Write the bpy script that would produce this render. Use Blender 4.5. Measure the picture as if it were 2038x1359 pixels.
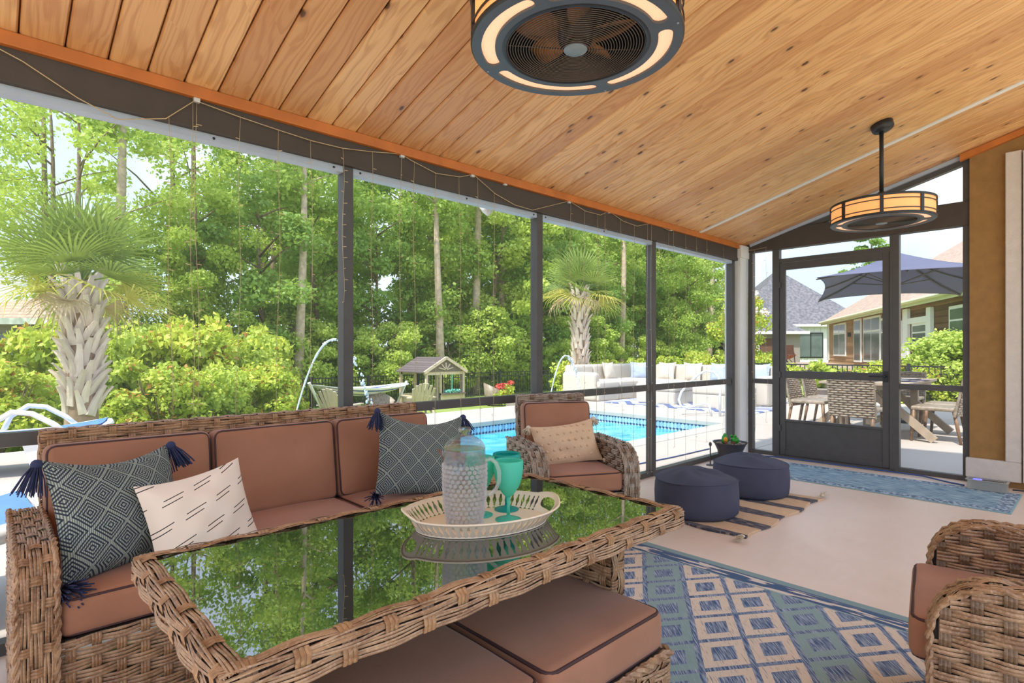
import bpy, bmesh, math, random
import numpy as np
from mathutils import Vector, Matrix, Euler
PI = math.pi
scene = bpy.context.scene
C = scene.collection
for o in list(bpy.data.objects):
    bpy.data.objects.remove(o)
rnd = random.Random(7)

# ------------------------------------------------------------------ camera
FPX, HOR, CAMH = 1114.0, 698.0, 1.11
YAW = math.radians(46.7)
cam_d = bpy.data.cameras.new('camera')
cam_d.sensor_width = 36.0
cam_d.lens = 36.0 * FPX / 2038.0
cam_d.shift_y = (HOR - 679.5) / 2038.0
cam_d.clip_start = 0.02
cam_d.clip_end = 400
cam = bpy.data.objects.new('camera', cam_d)
C.objects.link(cam)
cam.location = (0, 0, CAMH)
cam.rotation_euler = (PI / 2, 0, YAW - PI / 2)
scene.camera = cam

# ------------------------------------------------------------------ view, sky, sun
vs = scene.view_settings
vs.view_transform = 'Standard'
vs.look = 'None'
vs.gamma = 1.0
vs.use_curve_mapping = False
vs.exposure = 1.42

world = bpy.data.worlds.new('sky')
scene.world = world
world.use_nodes = True
wt = world.node_tree
wt.nodes.clear()
w_out = wt.nodes.new('ShaderNodeOutputWorld')
w_bg = wt.nodes.new('ShaderNodeBackground')
w_tc = wt.nodes.new('ShaderNodeTexCoord')
w_sep = wt.nodes.new('ShaderNodeSeparateXYZ')
w_rmp = wt.nodes.new('ShaderNodeValToRGB')
w_noi = wt.nodes.new('ShaderNodeTexNoise')
w_mr = wt.nodes.new('ShaderNodeMapRange')
w_mix = wt.nodes.new('ShaderNodeMix')
w_mix.data_type = 'RGBA'
wt.links.new(w_tc.outputs['Generated'], w_sep.inputs[0])
wt.links.new(w_sep.outputs['Z'], w_rmp.inputs[0])
w_rmp.color_ramp.elements[0].position = 0.0
w_rmp.color_ramp.elements[0].color = (0.35, 0.45, 0.57, 1)
w_rmp.color_ramp.elements[1].position = 0.75
w_rmp.color_ramp.elements[1].color = (0.30, 0.44, 0.68, 1)
w_noi.inputs['Scale'].default_value = 2.4
w_noi.inputs['Detail'].default_value = 6
wt.links.new(w_tc.outputs['Generated'], w_noi.inputs['Vector'])
w_mr.inputs['From Min'].default_value = 0.42
w_mr.inputs['From Max'].default_value = 0.66
wt.links.new(w_noi.outputs[0], w_mr.inputs['Value'])
wt.links.new(w_mr.outputs[0], w_mix.inputs[0])
wt.links.new(w_rmp.outputs[0], w_mix.inputs[6])
w_mix.inputs[7].default_value = (0.52, 0.55, 0.60, 1)
wt.links.new(w_mix.outputs[2], w_bg.inputs[0])
w_bg.inputs[1].default_value = 1.05
wt.links.new(w_bg.outputs[0], w_out.inputs[0])

sun_d = bpy.data.lights.new('sun', 'SUN')
sun_d.energy = 2.2
sun_d.color = (1.0, 0.95, 0.86)
sun_d.angle = math.radians(2.0)
sun = bpy.data.objects.new('sun', sun_d)
C.objects.link(sun)
sun.location = (-10, -2, 20)
sun.rotation_euler = Vector((0.50, 0.06, -0.80)).to_track_quat('-Z', 'Y').to_euler()


# ------------------------------------------------------------------ helpers: places
CX, SX = math.cos(YAW), math.sin(YAW)


def ray(px, py):
    o = (px - 1019.0) / FPX
    return Vector((CX + SX * o, SX - CX * o, (HOR - py) / FPX))


def hit(px, py, p0, n):
    d = ray(px, py)
    p0 = Vector(p0)
    n = Vector(n)
    c = Vector((0, 0, CAMH))
    return c + d * ((p0 - c).dot(n) / d.dot(n))


def onY(px, py, y):
    return hit(px, py, (0, y, 0), (0, 1, 0))


def onX(px, py, x):
    return hit(px, py, (x, 0, 0), (1, 0, 0))


def onZ(px, py, z):
    return hit(px, py, (0, 0, z), (0, 0, 1))


def ceil_z(y):
    return 2.236 + 0.28 * (2.78 - y)


# ------------------------------------------------------------------ helpers: materials
def lin(c):
    out = []
    for v in c[:3]:
        v = v / 255.0
        out.append(v / 12.92 if v <= 0.04045 else ((v + 0.055) / 1.055) ** 2.4)
    return (out[0], out[1], out[2], 1.0)


class NT:
    def __init__(s, name):
        s.m = bpy.data.materials.new(name)
        s.m.use_nodes = True
        s.t = s.m.node_tree
        s.t.nodes.clear()
        s.out = s.t.nodes.new('ShaderNodeOutputMaterial')

    def set(s, inp, v):
        if isinstance(v, bpy.types.NodeSocket):
            s.t.links.new(v, inp)
        else:
            inp.default_value = v

    def add(s, typ, ins=None, **props):
        n = s.t.nodes.new(typ)
        for k, v in props.items():
            setattr(n, k, v)
        for k, v in (ins or {}).items():
            s.set(n.inputs[k], v)
        return n

    def math(s, op, a, b=None, c=None, clamp=False):
        n = s.add('ShaderNodeMath', operation=op, use_clamp=clamp)
        s.set(n.inputs[0], a)
        if b is not None:
            s.set(n.inputs[1], b)
        if c is not None:
            s.set(n.inputs[2], c)
        return n.outputs[0]

    def mix(s, f, a, b, blend='MIX'):
        n = s.add('ShaderNodeMix', data_type='RGBA', blend_type=blend)
        s.set(n.inputs[0], f)
        s.set(n.inputs[6], a)
        s.set(n.inputs[7], b)
        return n.outputs[2]

    def step(s, v, a, b):
        n = s.add('ShaderNodeMapRange', {'Value': v, 'From Min': a, 'From Max': b})
        return n.outputs[0]

    def obj(s):
        return s.add('ShaderNodeTexCoord').outputs['Object']

    def uv(s):
        return s.add('ShaderNodeTexCoord').outputs['UV']

    def rand(s):
        return s.add('ShaderNodeObjectInfo').outputs['Random']

    def sep(s, v):
        n = s.add('ShaderNodeSeparateXYZ', {0: v})
        return n.outputs[0], n.outputs[1], n.outputs[2]

    def comb(s, x, y, z):
        return s.add('ShaderNodeCombineXYZ', {0: x, 1: y, 2: z}).outputs[0]

    def scale(s, v, sc, loc=(0, 0, 0)):
        return s.add('ShaderNodeMapping', {'Vector': v, 'Scale': sc, 'Location': loc}).outputs[0]

    def noise(s, v, sc, det=3, rough=0.5, dist=0.0):
        return s.add('ShaderNodeTexNoise', {'Vector': v, 'Scale': sc, 'Detail': det, 'Roughness': rough, 'Distortion': dist}).outputs[0]

    def bump(s, h, st=0.3, d=0.01):
        return s.add('ShaderNodeBump', {'Height': h, 'Strength': st, 'Distance': d}).outputs[0]

    def pbr(s, col, rough=0.6, **ins):
        n = s.add('ShaderNodeBsdfPrincipled')
        s.set(n.inputs['Base Color'], col)
        s.set(n.inputs['Roughness'], rough)
        for k, v in ins.items():
            s.set(n.inputs[k.replace('_', ' ')], v)
        return n.outputs[0]

    def end(s, sh):
        s.t.links.new(sh, s.out.inputs[0])
        return s.m


def plain(name, col, rough=0.6, var=0.12, sc=6.0, bump=0.0, bsc=60.0, metal=0.0, spec=0.5, rvar=0.0, **kw):
    t = NT(name)
    p = t.obj()
    c = lin(col)
    n = t.noise(p, sc, 5)
    dark = tuple(v * (1 - var) for v in c[:3]) + (1,)
    lite = tuple(min(1, v * (1 + var)) for v in c[:3]) + (1,)
    f = n
    if rvar:
        f = t.math('ADD', t.math('MULTIPLY', n, 1 - rvar), t.math('MULTIPLY', t.rand(), rvar))
    colr = t.mix(t.step(f, 0.3, 0.7), dark, lite)
    ins = {'Metallic': metal, 'Specular IOR Level': spec}
    ins.update(kw)
    if bump:
        ins['Normal'] = t.bump(t.noise(p, bsc, 4), bump, 0.01)
    b = t.add('ShaderNodeBsdfPrincipled')
    t.set(b.inputs['Base Color'], colr)
    t.set(b.inputs['Roughness'], rough)
    for k, v in ins.items():
        t.set(b.inputs[k], v)
    return t.end(b.outputs[0])


def emit(name, col, strength):
    t = NT(name)
    p = t.obj()
    n = t.noise(p, 5, 2)
    c = lin(col)
    cc = t.mix(n, tuple(v * 0.9 for v in c[:3]) + (1,), c)
    b = t.pbr(cc, 0.5, Emission_Color=cc, Emission_Strength=strength)
    return t.end(b)


MT = {}


def build_materials():
    # -- cedar ceiling boards
    t = NT('cedar_board')
    p = t.obj()
    r = t.rand()
    off = t.comb(t.math('MULTIPLY', r, 37.0), t.math('MULTIPLY', r, 91.0), 0.0)
    q = t.add('ShaderNodeVectorMath', {0: p, 1: off}, operation='ADD').outputs[0]
    x, y, z = t.sep(p)
    qx, qy, qz = t.sep(q)
    low = t.noise(t.scale(q, (5.0, 0.9, 1)), 1.6, 2)
    vor = t.add('ShaderNodeTexVoronoi', {'Vector': t.comb(t.math('MULTIPLY', qx, 7.0), t.math('MULTIPLY', qy, 3.6), 0.0), 'Scale': 1.0}, voronoi_dimensions='2D')
    vd = vor.outputs['Distance']
    vc = t.sep(vor.outputs['Color'])[0]
    has = t.math('GREATER_THAN', vc, 0.62)
    swirl = t.math('MULTIPLY', t.math('DIVIDE', 1.0, t.math('ADD', vd, 0.10)), has)
    ph = t.math('ADD', t.math('MULTIPLY', x, 150.0), t.math('MULTIPLY', low, 46.0))
    ph = t.math('ADD', ph, t.math('MULTIPLY', swirl, 1.4))
    ring = t.step(t.math('SINE', ph), -0.2, 1.0)
    fine = t.noise(t.scale(q, (160.0, 3.0, 1)), 1.0, 3)
    base = t.mix(r, lin((238, 184, 122)), lin((192, 126, 72)))
    base = t.mix(t.math('MULTIPLY', t.noise(t.scale(q, (3, 0.5, 1)), 1.5, 2), 0.55), base, lin((236, 196, 140)))
    c = t.mix(t.math('MULTIPLY', ring, 0.38), base, lin((176, 108, 58)))
    c = t.mix(t.math('MULTIPLY', t.step(fine, 0.5, 0.8), 0.35), c, lin((160, 98, 56)))
    knot = t.math('MULTIPLY', t.step(vd, 0.085, 0.045), has)
    halo = t.math('MULTIPLY', t.step(vd, 0.22, 0.06), has)
    c = t.mix(t.math('MULTIPLY', halo, 0.35), c, lin((150, 90, 48)))
    c = t.mix(t.math('MULTIPLY', knot, 0.85), c, lin((64, 36, 24)))
    MT['cedar'] = t.end(t.pbr(c, 0.42, Normal=t.bump(fine, 0.12, 0.003)))
    MT['cedar_trim'] = plain('cedar_trim', (196, 112, 46), 0.45, 0.14, 9)
    MT['bronze'] = plain('bronze_frame', (82, 78, 75), 0.45, 0.08, 12, spec=0.4)
    MT['beam'] = plain('dark_beam', (72, 62, 54), 0.6, 0.1, 10, 0.08, 120)
    MT['gray_channel'] = plain('aluminium_channel', (176, 184, 196), 0.4, 0.05, 8)
    MT['white_trim'] = plain('white_trim', (232, 228, 222), 0.5, 0.04, 5)
    MT['stucco'] = plain('tan_stucco', (158, 118, 68), 0.9, 0.10, 14, 0.5, 140)
    MT['white_stucco'] = plain('white_stucco', (214, 202, 190), 0.9, 0.05, 14, 0.45, 120)
    # -- screen mesh
    t = NT('insect_screen')
    d = t.add('ShaderNodeBsdfDiffuse', {'Color': lin((176, 180, 176))}).outputs[0]
    tr = t.add('ShaderNodeBsdfTransparent').outputs[0]
    ms = t.add('ShaderNodeMixShader', {0: 0.10, 1: tr, 2: d}).outputs[0]
    MT['screen'] = t.end(ms)
    # -- concrete
    t = NT('porch_concrete')
    p = t.obj()
    n1 = t.noise(p, 1.1, 6, 0.6, 0.6)
    n2 = t.noise(t.scale(p, (2, 7, 1)), 2.5, 5)
    c = t.mix(t.step(n1, 0.3, 0.7), lin((236, 212, 192)), lin((220, 194, 172)))
    c = t.mix(t.math('MULTIPLY', t.step(n2, 0.5, 0.75), 0.3), c, lin((232, 216, 202)))
    MT['porch'] = t.end(t.pbr(c, 0.38, Normal=t.bump(t.noise(p, 60, 4), 0.06, 0.005)))
    MT['deck'] = plain('pool_deck_concrete', (184, 174, 164), 0.85, 0.06, 1.6, 0.12, 90, rvar=0.3)
    MT['coping'] = plain('pool_coping', (178, 174, 164), 0.8, 0.06, 4, 0.1, 80)
    # -- rattan
    def rattan(name, a, b, c3):
        t = NT(name)
        p = t.obj()
        n = t.noise(p, 22, 4)
        n2 = t.noise(t.scale(p, (1, 1, 1)), 160, 2)
        col = t.mix(t.step(n, 0.35, 0.65), lin(a), lin(b))
        col = t.mix(t.math('MULTIPLY', t.step(n2, 0.5, 0.7), 0.5), col, lin(c3))
        return t.end(t.pbr(col, 0.45, Normal=t.bump(n2, 0.2, 0.002)))
    MT['reed'] = rattan('rattan_reed', (182, 144, 108), (138, 100, 70), (206, 174, 138))
    MT['stake'] = rattan('rattan_stake', (138, 108, 80), (104, 78, 56), (160, 130, 100))
    MT['stake_tan'] = rattan('rattan_stake_tan', (178, 136, 96), (138, 98, 66), (198, 160, 120))
    MT['reed_gray'] = rattan('rattan_reed_gray', (178, 160, 140), (136, 112, 90), (200, 190, 176))
    MT['rattan_core'] = plain('rattan_core', (52, 38, 28), 0.8, 0.1, 20)
    MT['cane'] = rattan('resin_wicker_gray', (160, 146, 128), (122, 108, 92), (180, 168, 150))
    # -- fabric
    t = NT('brown_cushion')
    p = t.obj()
    n = t.noise(p, 3.5, 5)
    wv = t.noise(p, 320, 2)
    col = t.mix(t.step(n, 0.3, 0.7), lin((174, 120, 90)), lin((154, 104, 76)))
    MT['cushion'] = t.end(t.pbr(col, 0.82, Normal=t.bump(t.math('ADD', t.math('MULTIPLY', wv, 0.15), n), 0.25, 0.02), Sheen_Weight=0.15))
    MT['piping'] = plain('dark_piping', (70, 42, 40), 0.7, 0.1, 30)
    MT['navy'] = plain('navy_cotton', (48, 54, 86), 0.9, 0.2, 30, 0.2, 300)
    MT['navy_dark'] = plain('dark_navy_yarn', (38, 40, 58), 0.9, 0.25, 60)
    MT['pouf'] = plain('slate_blue_canvas', (70, 72, 90), 0.85, 0.14, 5, 0.25, 260)
    MT['cream_fabric'] = plain('cream_cotton', (238, 224, 206), 0.9, 0.05, 6, 0.15, 240)
    MT['beige_knit'] = plain('beige_cotton', (224, 190, 154), 0.92, 0.08, 10, 0.4, 160)
    MT['cream_yarn'] = plain('cream_yarn', (214, 196, 170), 0.92, 0.12, 40)
    MT['outdoor_cream'] = plain('outdoor_cream_fabric', (200, 192, 180), 0.9, 0.04, 2, 0.1, 100)
    MT['outdoor_blue'] = plain('pale_blue_fabric', (168, 182, 206), 0.9, 0.12, 7)
    # -- diamond pillow (uses UV in metres)
    t = NT('diamond_weave')
    u, v, _ = t.sep(t.uv())
    wob = t.noise(t.obj(), 9, 2)
    a = t.math('ADD', t.math('DIVIDE', u, 0.094), t.math('DIVIDE', v, 0.106))
    b = t.math('SUBTRACT', t.math('DIVIDE', u, 0.094), t.math('DIVIDE', v, 0.106))
    fa = t.math('ABSOLUTE', t.math('SUBTRACT', t.math('FRACT', a), 0.5))
    fb = t.math('ABSOLUTE', t.math('SUBTRACT', t.math('FRACT', b), 0.5))
    mx = t.math('MAXIMUM', fa, fb)
    st = t.step(t.math('SINE', t.math('MULTIPLY', mx, 2 * PI * 9.0)), -0.25, 0.25)
    thr = t.math('SINE', t.math('MULTIPLY', u, 2 * PI / 0.0045))
    st2 = t.math('MULTIPLY', st, t.step(thr, -1.3, 0.4))
    col = t.mix(st2, lin((40, 48, 62)), lin((168, 176, 160)))
    MT['diamond'] = t.end(t.pbr(col, 0.92, Normal=t.bump(st2, 0.3, 0.003)))
    # -- white pillow with dashes
    t = NT('dash_print')
    u, v, _ = t.sep(t.uv())
    vv = t.math('ADD', v, t.math('MULTIPLY', u, -0.30))
    rowf = t.math('DIVIDE', vv, 0.078)
    rowi = t.math('FLOOR', rowf)
    fr = t.math('FRACT', rowf)
    uu = t.math('ADD', t.math('DIVIDE', u, 0.105), t.math('MULTIPLY', rowi, 0.47))
    fu = t.math('FRACT', uu)
    seg = t.math('MULTIPLY', t.math('GREATER_THAN', fu, 0.22), t.math('LESS_THAN', fu, 0.82))
    l1 = t.math('LESS_THAN', t.math('ABSOLUTE', t.math('SUBTRACT', fr, 0.40)), 0.020)
    seg2 = t.math('MULTIPLY', t.math('GREATER_THAN', fu, 0.30), t.math('LESS_THAN', fu, 0.92))
    l2 = t.math('LESS_THAN', t.math('ABSOLUTE', t.math('SUBTRACT', fr, 0.60)), 0.020)
    ln = t.math('MAXIMUM', t.math('MULTIPLY', seg, l1), t.math('MULTIPLY', seg2, l2))
    col = t.mix(ln, lin((240, 224, 206)), lin((40, 36, 36)))
    MT['dash'] = t.end(t.pbr(col, 0.9, Normal=t.bump(t.noise(t.obj(), 260, 2), 0.15, 0.002)))
    # -- big area rug
    t = NT('area_rug_diamonds')
    p = t.obj()
    x, y, z = t.sep(p)
    hx, hy = 0.1625, 0.11
    # lattice coordinates
    a = t.math('ADD', t.math('DIVIDE', t.math('SUBTRACT', x, 2.45), 2 * hx), t.math('DIVIDE', t.math('SUBTRACT', y, 1.065), 2 * hy))
    b = t.math('SUBTRACT', t.math('DIVIDE', t.math('SUBTRACT', x, 2.45), 2 * hx), t.math('DIVIDE', t.math('SUBTRACT', y, 1.065), 2 * hy))
    a = t.math('ADD', a, 0.5)
    b = t.math('ADD', b, 0.5)
    fa = t.math('ABSOLUTE', t.math('SUBTRACT', t.math('FRACT', a), 0.5))
    fb = t.math('ABSOLUTE', t.math('SUBTRACT', t.math('FRACT', b), 0.5))
    mx = t.math('MAXIMUM', fa, fb)
    band = t.math('MULTIPLY', t.math('GREATER_THAN', mx, 0.238), t.math('LESS_THAN', mx, 0.440))
    bi = t.math('FLOOR', b)
    m3 = t.math('SUBTRACT', bi, t.math('MULTIPLY', t.math('FLOOR', t.math('DIVIDE', t.math('ADD', bi, 2.0), 3.0)), 3.0))
    teal = t.math('LESS_THAN', t.math('ABSOLUTE', t.math('SUBTRACT', m3, -2.0)), 0.5)
    diag = t.comb(t.math('MULTIPLY', t.math('ADD', x, t.math('MULTIPLY', y, 0.35)), 14.0), t.math('MULTIPLY', y, 210.0), 0.0)
    scr = t.noise(t.comb(t.math('MULTIPLY', t.math('SUBTRACT', x, y), 170.0), t.math('MULTIPLY', t.math('ADD', x, y), 11.0), 0.0), 1.0, 3)
    blue = t.mix(t.step(scr, 0.42, 0.64), lin((70, 94, 130)), lin((172, 182, 196)))
    cream = t.mix(t.step(scr, 0.58, 0.70), lin((222, 204, 184)), lin((120, 124, 128)))
    tealc = t.mix(t.step(scr, 0.5, 0.8), lin((138, 162, 160)), lin((160, 180, 176)))
    ring = t.mix(teal, cream, tealc)
    fld = t.mix(band, blue, ring)
    ex = t.math('SUBTRACT', 2.78, x)
    edge = t.math('MINIMUM', ex, t.math('MINIMUM', t.math('SUBTRACT', x, 0.36), t.math('MINIMUM', t.math('SUBTRACT', y, -1.0), t.math('SUBTRACT', 2.0, y))))
    zig = t.noise(t.comb(t.math('MULTIPLY', ex, 38.0), t.math('MULTIPLY', t.math('ADD', x, y), 5.0), 0.0), 1.0, 2)
    bord = t.mix(t.step(zig, 0.52, 0.56), lin((70, 94, 128)), lin((216, 204, 190)))
    fld = t.mix(t.math('LESS_THAN', edge, 0.155), fld, lin((148, 170, 170)))
    fld = t.mix(t.math('LESS_THAN', edge, 0.145), fld, bord)
    fld = t.mix(t.math('LESS_THAN', edge, 0.062), fld, lin((84, 104, 132)))
    fld = t.mix(t.math('LESS_THAN', edge, 0.048), fld, lin((132, 156, 156)))
    wv = t.noise(t.scale(p, (60, 400, 1)), 1.0, 2)
    MT['rug'] = t.end(t.pbr(fld, 0.95, Normal=t.bump(wv, 0.4, 0.003)))
    # -- striped cotton rug
    t = NT('striped_cotton_rug')
    x, y, z = t.sep(t.obj())
    jit = t.math('MULTIPLY', t.noise(t.comb(t.math('MULTIPLY', x, 120.0), t.math('MULTIPLY', y, 9.0), 0.0), 1.0, 2), 0.03)
    f = t.math('FRACT', t.math('DIVIDE', t.math('ADD', x, jit), 0.29))
    i = t.math('FLOOR', t.math('DIVIDE', t.math('ADD', x, jit), 0.29))
    strp = t.math('GREATER_THAN', f, 0.62)
    n = t.noise(t.comb(t.math('MULTIPLY', x, 200.0), t.math('MULTIPLY', y, 16.0), 0.0), 1.0, 3)
    dk = t.mix(t.step(n, 0.5, 0.62), lin((64, 66, 80)), lin((150, 134, 122)))
    lt = t.mix(t.step(n, 0.4, 0.7), lin((222, 188, 150)), lin((196, 160, 128)))
    c = t.mix(strp, lt, dk)
    MT['stripe'] = t.end(t.pbr(c, 0.95, Normal=t.bump(n, 0.4, 0.004)))
    # -- blue runner
    t = NT('blue_runner_rug')
    x, y, z = t.sep(t.obj())
    n = t.noise(t.comb(t.math('MULTIPLY', x, 95.0), t.math('MULTIPLY', y, 9.0), 0.0), 1.0, 4)
    c = t.mix(t.step(n, 0.38, 0.66), lin((74, 112, 138)), lin((176, 196, 200)))
    e = t.math('MINIMUM', t.math('SUBTRACT', t.math('ABSOLUTE', y), 1.07), t.math('SUBTRACT', t.math('ABSOLUTE', x), 0.36))
    ed = t.math('MAXIMUM', t.math('SUBTRACT', t.math('ABSOLUTE', y), 1.05), t.math('SUBTRACT', t.math('ABSOLUTE', x), 0.355))
    c = t.mix(t.math('GREATER_THAN', ed, -0.085), c, t.mix(t.step(t.noise(t.obj(), 40, 3), 0.45, 0.6), lin((84, 108, 130)), lin((180, 190, 200))))
    c = t.mix(t.math('GREATER_THAN', ed, 0.0), c, lin((136, 168, 174)))
    MT['runner'] = t.end(t.pbr(c, 0.95, Normal=t.bump(n, 0.4, 0.003)))
    # -- glossy, glass, water
    t = NT('smoked_glass')
    MT['table_glass'] = t.end(t.pbr(lin((26, 30, 24)), 0.012, IOR=2.6, Specular_IOR_Level=0.9))
    t = NT('clear_acrylic')
    g = t.add('ShaderNodeBsdfGlass', {'Color': (0.97, 0.97, 0.98, 1), 'Roughness': 0.02, 'IOR': 1.3}).outputs[0]
    tr = t.add('ShaderNodeBsdfTransparent', {'Color': (0.96, 0.96, 0.97, 1)}).outputs[0]
    MT['acrylic'] = t.end(t.add('ShaderNodeMixShader', {0: 0.45, 1: tr, 2: g}).outputs[0])
    t = NT('acrylic_hobnail')
    g = t.add('ShaderNodeBsdfGlass', {'Color': (0.98, 0.98, 0.99, 1), 'Roughness': 0.03, 'IOR': 1.3}).outputs[0]
    d = t.add('ShaderNodeBsdfDiffuse', {'Color': lin((240, 230, 228))}).outputs[0]
    tr = t.add('ShaderNodeBsdfTransparent').outputs[0]
    gd_ = t.add('ShaderNodeMixShader', {0: 0.35, 1: g, 2: d}).outputs[0]
    MT['hobnail'] = t.end(t.add('ShaderNodeMixShader', {0: 0.5, 1: tr, 2: gd_}).outputs[0])
    t = NT('teal_plastic')
    b = t.pbr(lin((112, 224, 204)), 0.35)
    tl = t.add('ShaderNodeBsdfTranslucent', {'Color': lin((130, 240, 216))}).outputs[0]
    MT['teal'] = t.end(t.add('ShaderNodeMixShader', {0: 0.55, 1: b, 2: tl}).outputs[0])
    t = NT('deep_teal_plastic')
    b = t.pbr(lin((30, 178, 168)), 0.35)
    tl = t.add('ShaderNodeBsdfTranslucent', {'Color': lin((60, 206, 190))}).outputs[0]
    MT['teal2'] = t.end(t.add('ShaderNodeMixShader', {0: 0.4, 1: b, 2: tl}).outputs[0])
    t = NT('pool_water')
    p = t.obj()
    n = t.noise(t.scale(p, (1, 1, 1)), 2.2, 3, 0.5, 0.8)
    vo = t.add('ShaderNodeTexVoronoi', {'Vector': p, 'Scale': 1.6}, feature='DISTANCE_TO_EDGE').outputs['Distance']
    c = t.mix(t.step(n, 0.35, 0.7), lin((52, 170, 214)), lin((118, 206, 232)))
    MT['water'] = t.end(t.pbr(c, 0.06, Normal=t.bump(n, 0.25, 0.05), IOR=1.33))
    t = NT('falling_water')
    g = t.add('ShaderNodeBsdfGlass', {'Color': (1, 1, 1, 1), 'Roughness': 0.1, 'IOR': 1.3}).outputs[0]
    d = t.add('ShaderNodeBsdfDiffuse', {'Color': lin((240, 246, 250))}).outputs[0]
    MT['jet'] = t.end(t.add('ShaderNodeMixShader', {0: 0.5, 1: g, 2: d}).outputs[0])
    MT['tile_light'] = plain('pool_tile_light', (150, 190, 216), 0.25, 0.2, 40, rvar=0.5)
    MT['tile_dark'] = plain('pool_tile_dark', (40, 62, 92), 0.25, 0.2, 30)
    MT['tile_grout'] = plain('pool_grout', (206, 216, 224), 0.6, 0.05, 20)
    # -- metal, plastics
    MT['fan_metal'] = plain('fan_dark_bronze', (52, 52, 54), 0.42, 0.1, 14, metal=0.3)
    MT['fan_ring'] = plain('fan_ring_slate', (86, 94, 102), 0.5, 0.06, 14, metal=0.2)
    MT['fan_wire'] = plain('fan_wire', (104, 88, 76), 0.4, 0.1, 14, metal=0.5)
    MT['fan_blade'] = plain('fan_blade', (176, 118, 64), 0.5, 0.15, 14)  # amber lamp glow on the blades is put into this colour
    MT['fan_hub'] = plain('fan_hub', (128, 142, 150), 0.5, 0.05, 14)
    MT['amber'] = emit('amber_mica', (255, 172, 104), 0.27)
    MT['diffuser'] = emit('lamp_diffuser', (255, 196, 156), 0.34)
    MT['white_plastic'] = plain('white_plastic', (236, 234, 230), 0.35, 0.04, 6)
    MT['blue_sling'] = plain('blue_sling', (84, 128, 200), 0.8, 0.12, 8, 0.2, 200)
    MT['white_metal'] = plain('white_metal', (222, 228, 232), 0.3, 0.04, 6)
    MT['black_metal'] = plain('black_metal', (36, 38, 40), 0.5, 0.1, 6)
    MT['tray'] = plain('cream_enamel', (242, 220, 192), 0.4, 0.04, 9)
    MT['wire'] = plain('string_light_wire', (196, 172, 130), 0.5, 0.1, 30)
    MT['bulb'] = plain('string_light_bulb', (214, 186, 140), 0.3, 0.1, 30)
    MT['clip'] = plain('clear_clip', (206, 204, 200), 0.4, 0.05, 30)
    MT['gray_wood'] = plain('weathered_table_wood', (164, 148, 128), 0.75, 0.16, 9)
    MT['umb_top'] = plain('umbrella_canvas', (92, 94, 118), 0.85, 0.06, 3)
    MT['umb_rib'] = plain('umbrella_rib', (70, 66, 62), 0.5, 0.08, 8)
    MT['blue_hose'] = plain('blue_hose', (52, 76, 128), 0.5, 0.1, 10)
    MT['pebble'] = plain('pebbles', (170, 156, 140), 0.7, 0.4, 60)
    MT['green_glaze'] = plain('green_glaze', (46, 150, 42), 0.2, 0.25, 20)
    MT['orange_glaze'] = plain('orange_glaze', (232, 150, 36), 0.2, 0.2, 20)
    MT['clay'] = plain('terracotta', (120, 60, 34), 0.6, 0.2, 20)
    MT['dark_pot'] = plain('dark_pot', (66, 60, 62), 0.5, 0.15, 12)
    MT['gray_pot'] = plain('gray_pot', (150, 140, 134), 0.7, 0.1, 12)
    t = NT('frosted_box')
    b = t.pbr(lin((196, 194, 184)), 0.4)
    tr = t.add('ShaderNodeBsdfTransparent').outputs[0]
    MT['frost'] = t.end(t.add('ShaderNodeMixShader', {0: 0.42, 1: tr, 2: b}).outputs[0])
    MT['blue_led'] = emit('blue_led', (70, 70, 255), 2.0)
    # -- outside
    def leaf(name, a, b, trans=0.4, vs_=0.8):
        t = NT(name)
        p = t.obj()
        n = t.noise(p, vs_, 3)
        n2 = t.noise(p, 9.0, 2)
        r = t.rand()
        f = t.math('ADD', t.math('MULTIPLY', t.step(n, 0.3, 0.7), 0.5), t.math('MULTIPLY', t.step(n2, 0.35, 0.65), 0.3))
        f = t.math('ADD', f, t.math('MULTIPLY', r, 0.3))
        col = t.mix(f, lin(a), lin(b))
        d = t.pbr(col, 0.5, Specular_IOR_Level=0.35)
        tl = t.add('ShaderNodeBsdfTranslucent', {'Color': t.mix(0.5, col, lin((206, 224, 96)))}).outputs[0]
        return t.end(t.add('ShaderNodeMixShader', {0: trans, 1: d, 2: tl}).outputs[0])
    MT['leaf_a'] = leaf('leaf_mid_green', (126, 160, 66), (196, 218, 112))
    MT['leaf_b'] = leaf('leaf_yellow_green', (146, 176, 62), (220, 232, 124))
    MT['leaf_c'] = leaf('leaf_deep_green', (98, 136, 62), (166, 198, 100))
    MT['leaf_hedge'] = leaf('leaf_hedge', (140, 174, 56), (226, 230, 100), 0.35, 2.2)
    MT['leaf_red'] = leaf('leaf_red_tip', (176, 110, 60), (228, 160, 96), 0.35, 2.2)
    MT['petal_white'] = plain('white_blossom', (250, 240, 222), 0.8, 0.05, 8)
    MT['petal_red'] = plain('red_blossom', (226, 92, 84), 0.8, 0.2, 8)
    MT['bark'] = plain('bark', (142, 122, 104), 0.9, 0.3, 7, 0.6, 30)
    MT['palm_leaf'] = leaf('palm_leaf_green', (84, 114, 56), (150, 170, 84), 0.2, 1.5)
    MT['palm_yellow'] = leaf('palm_leaf_yellow', (176, 172, 74), (218, 200, 110), 0.35, 1.5)
    MT['palm_dead'] = plain('palm_leaf_dead', (206, 182, 146), 0.85, 0.15, 6)
    MT['boot'] = plain('palm_boot', (216, 200, 184), 0.9, 0.18, 8, 0.4, 60, rvar=0.4)
    MT['palm_trunk'] = plain('palm_trunk', (150, 126, 104), 0.95, 0.25, 8, 0.5, 40)
    t = NT('lawn_grass')
    p = t.obj()
    n = t.noise(p, 2.0, 6, 0.7)
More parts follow.
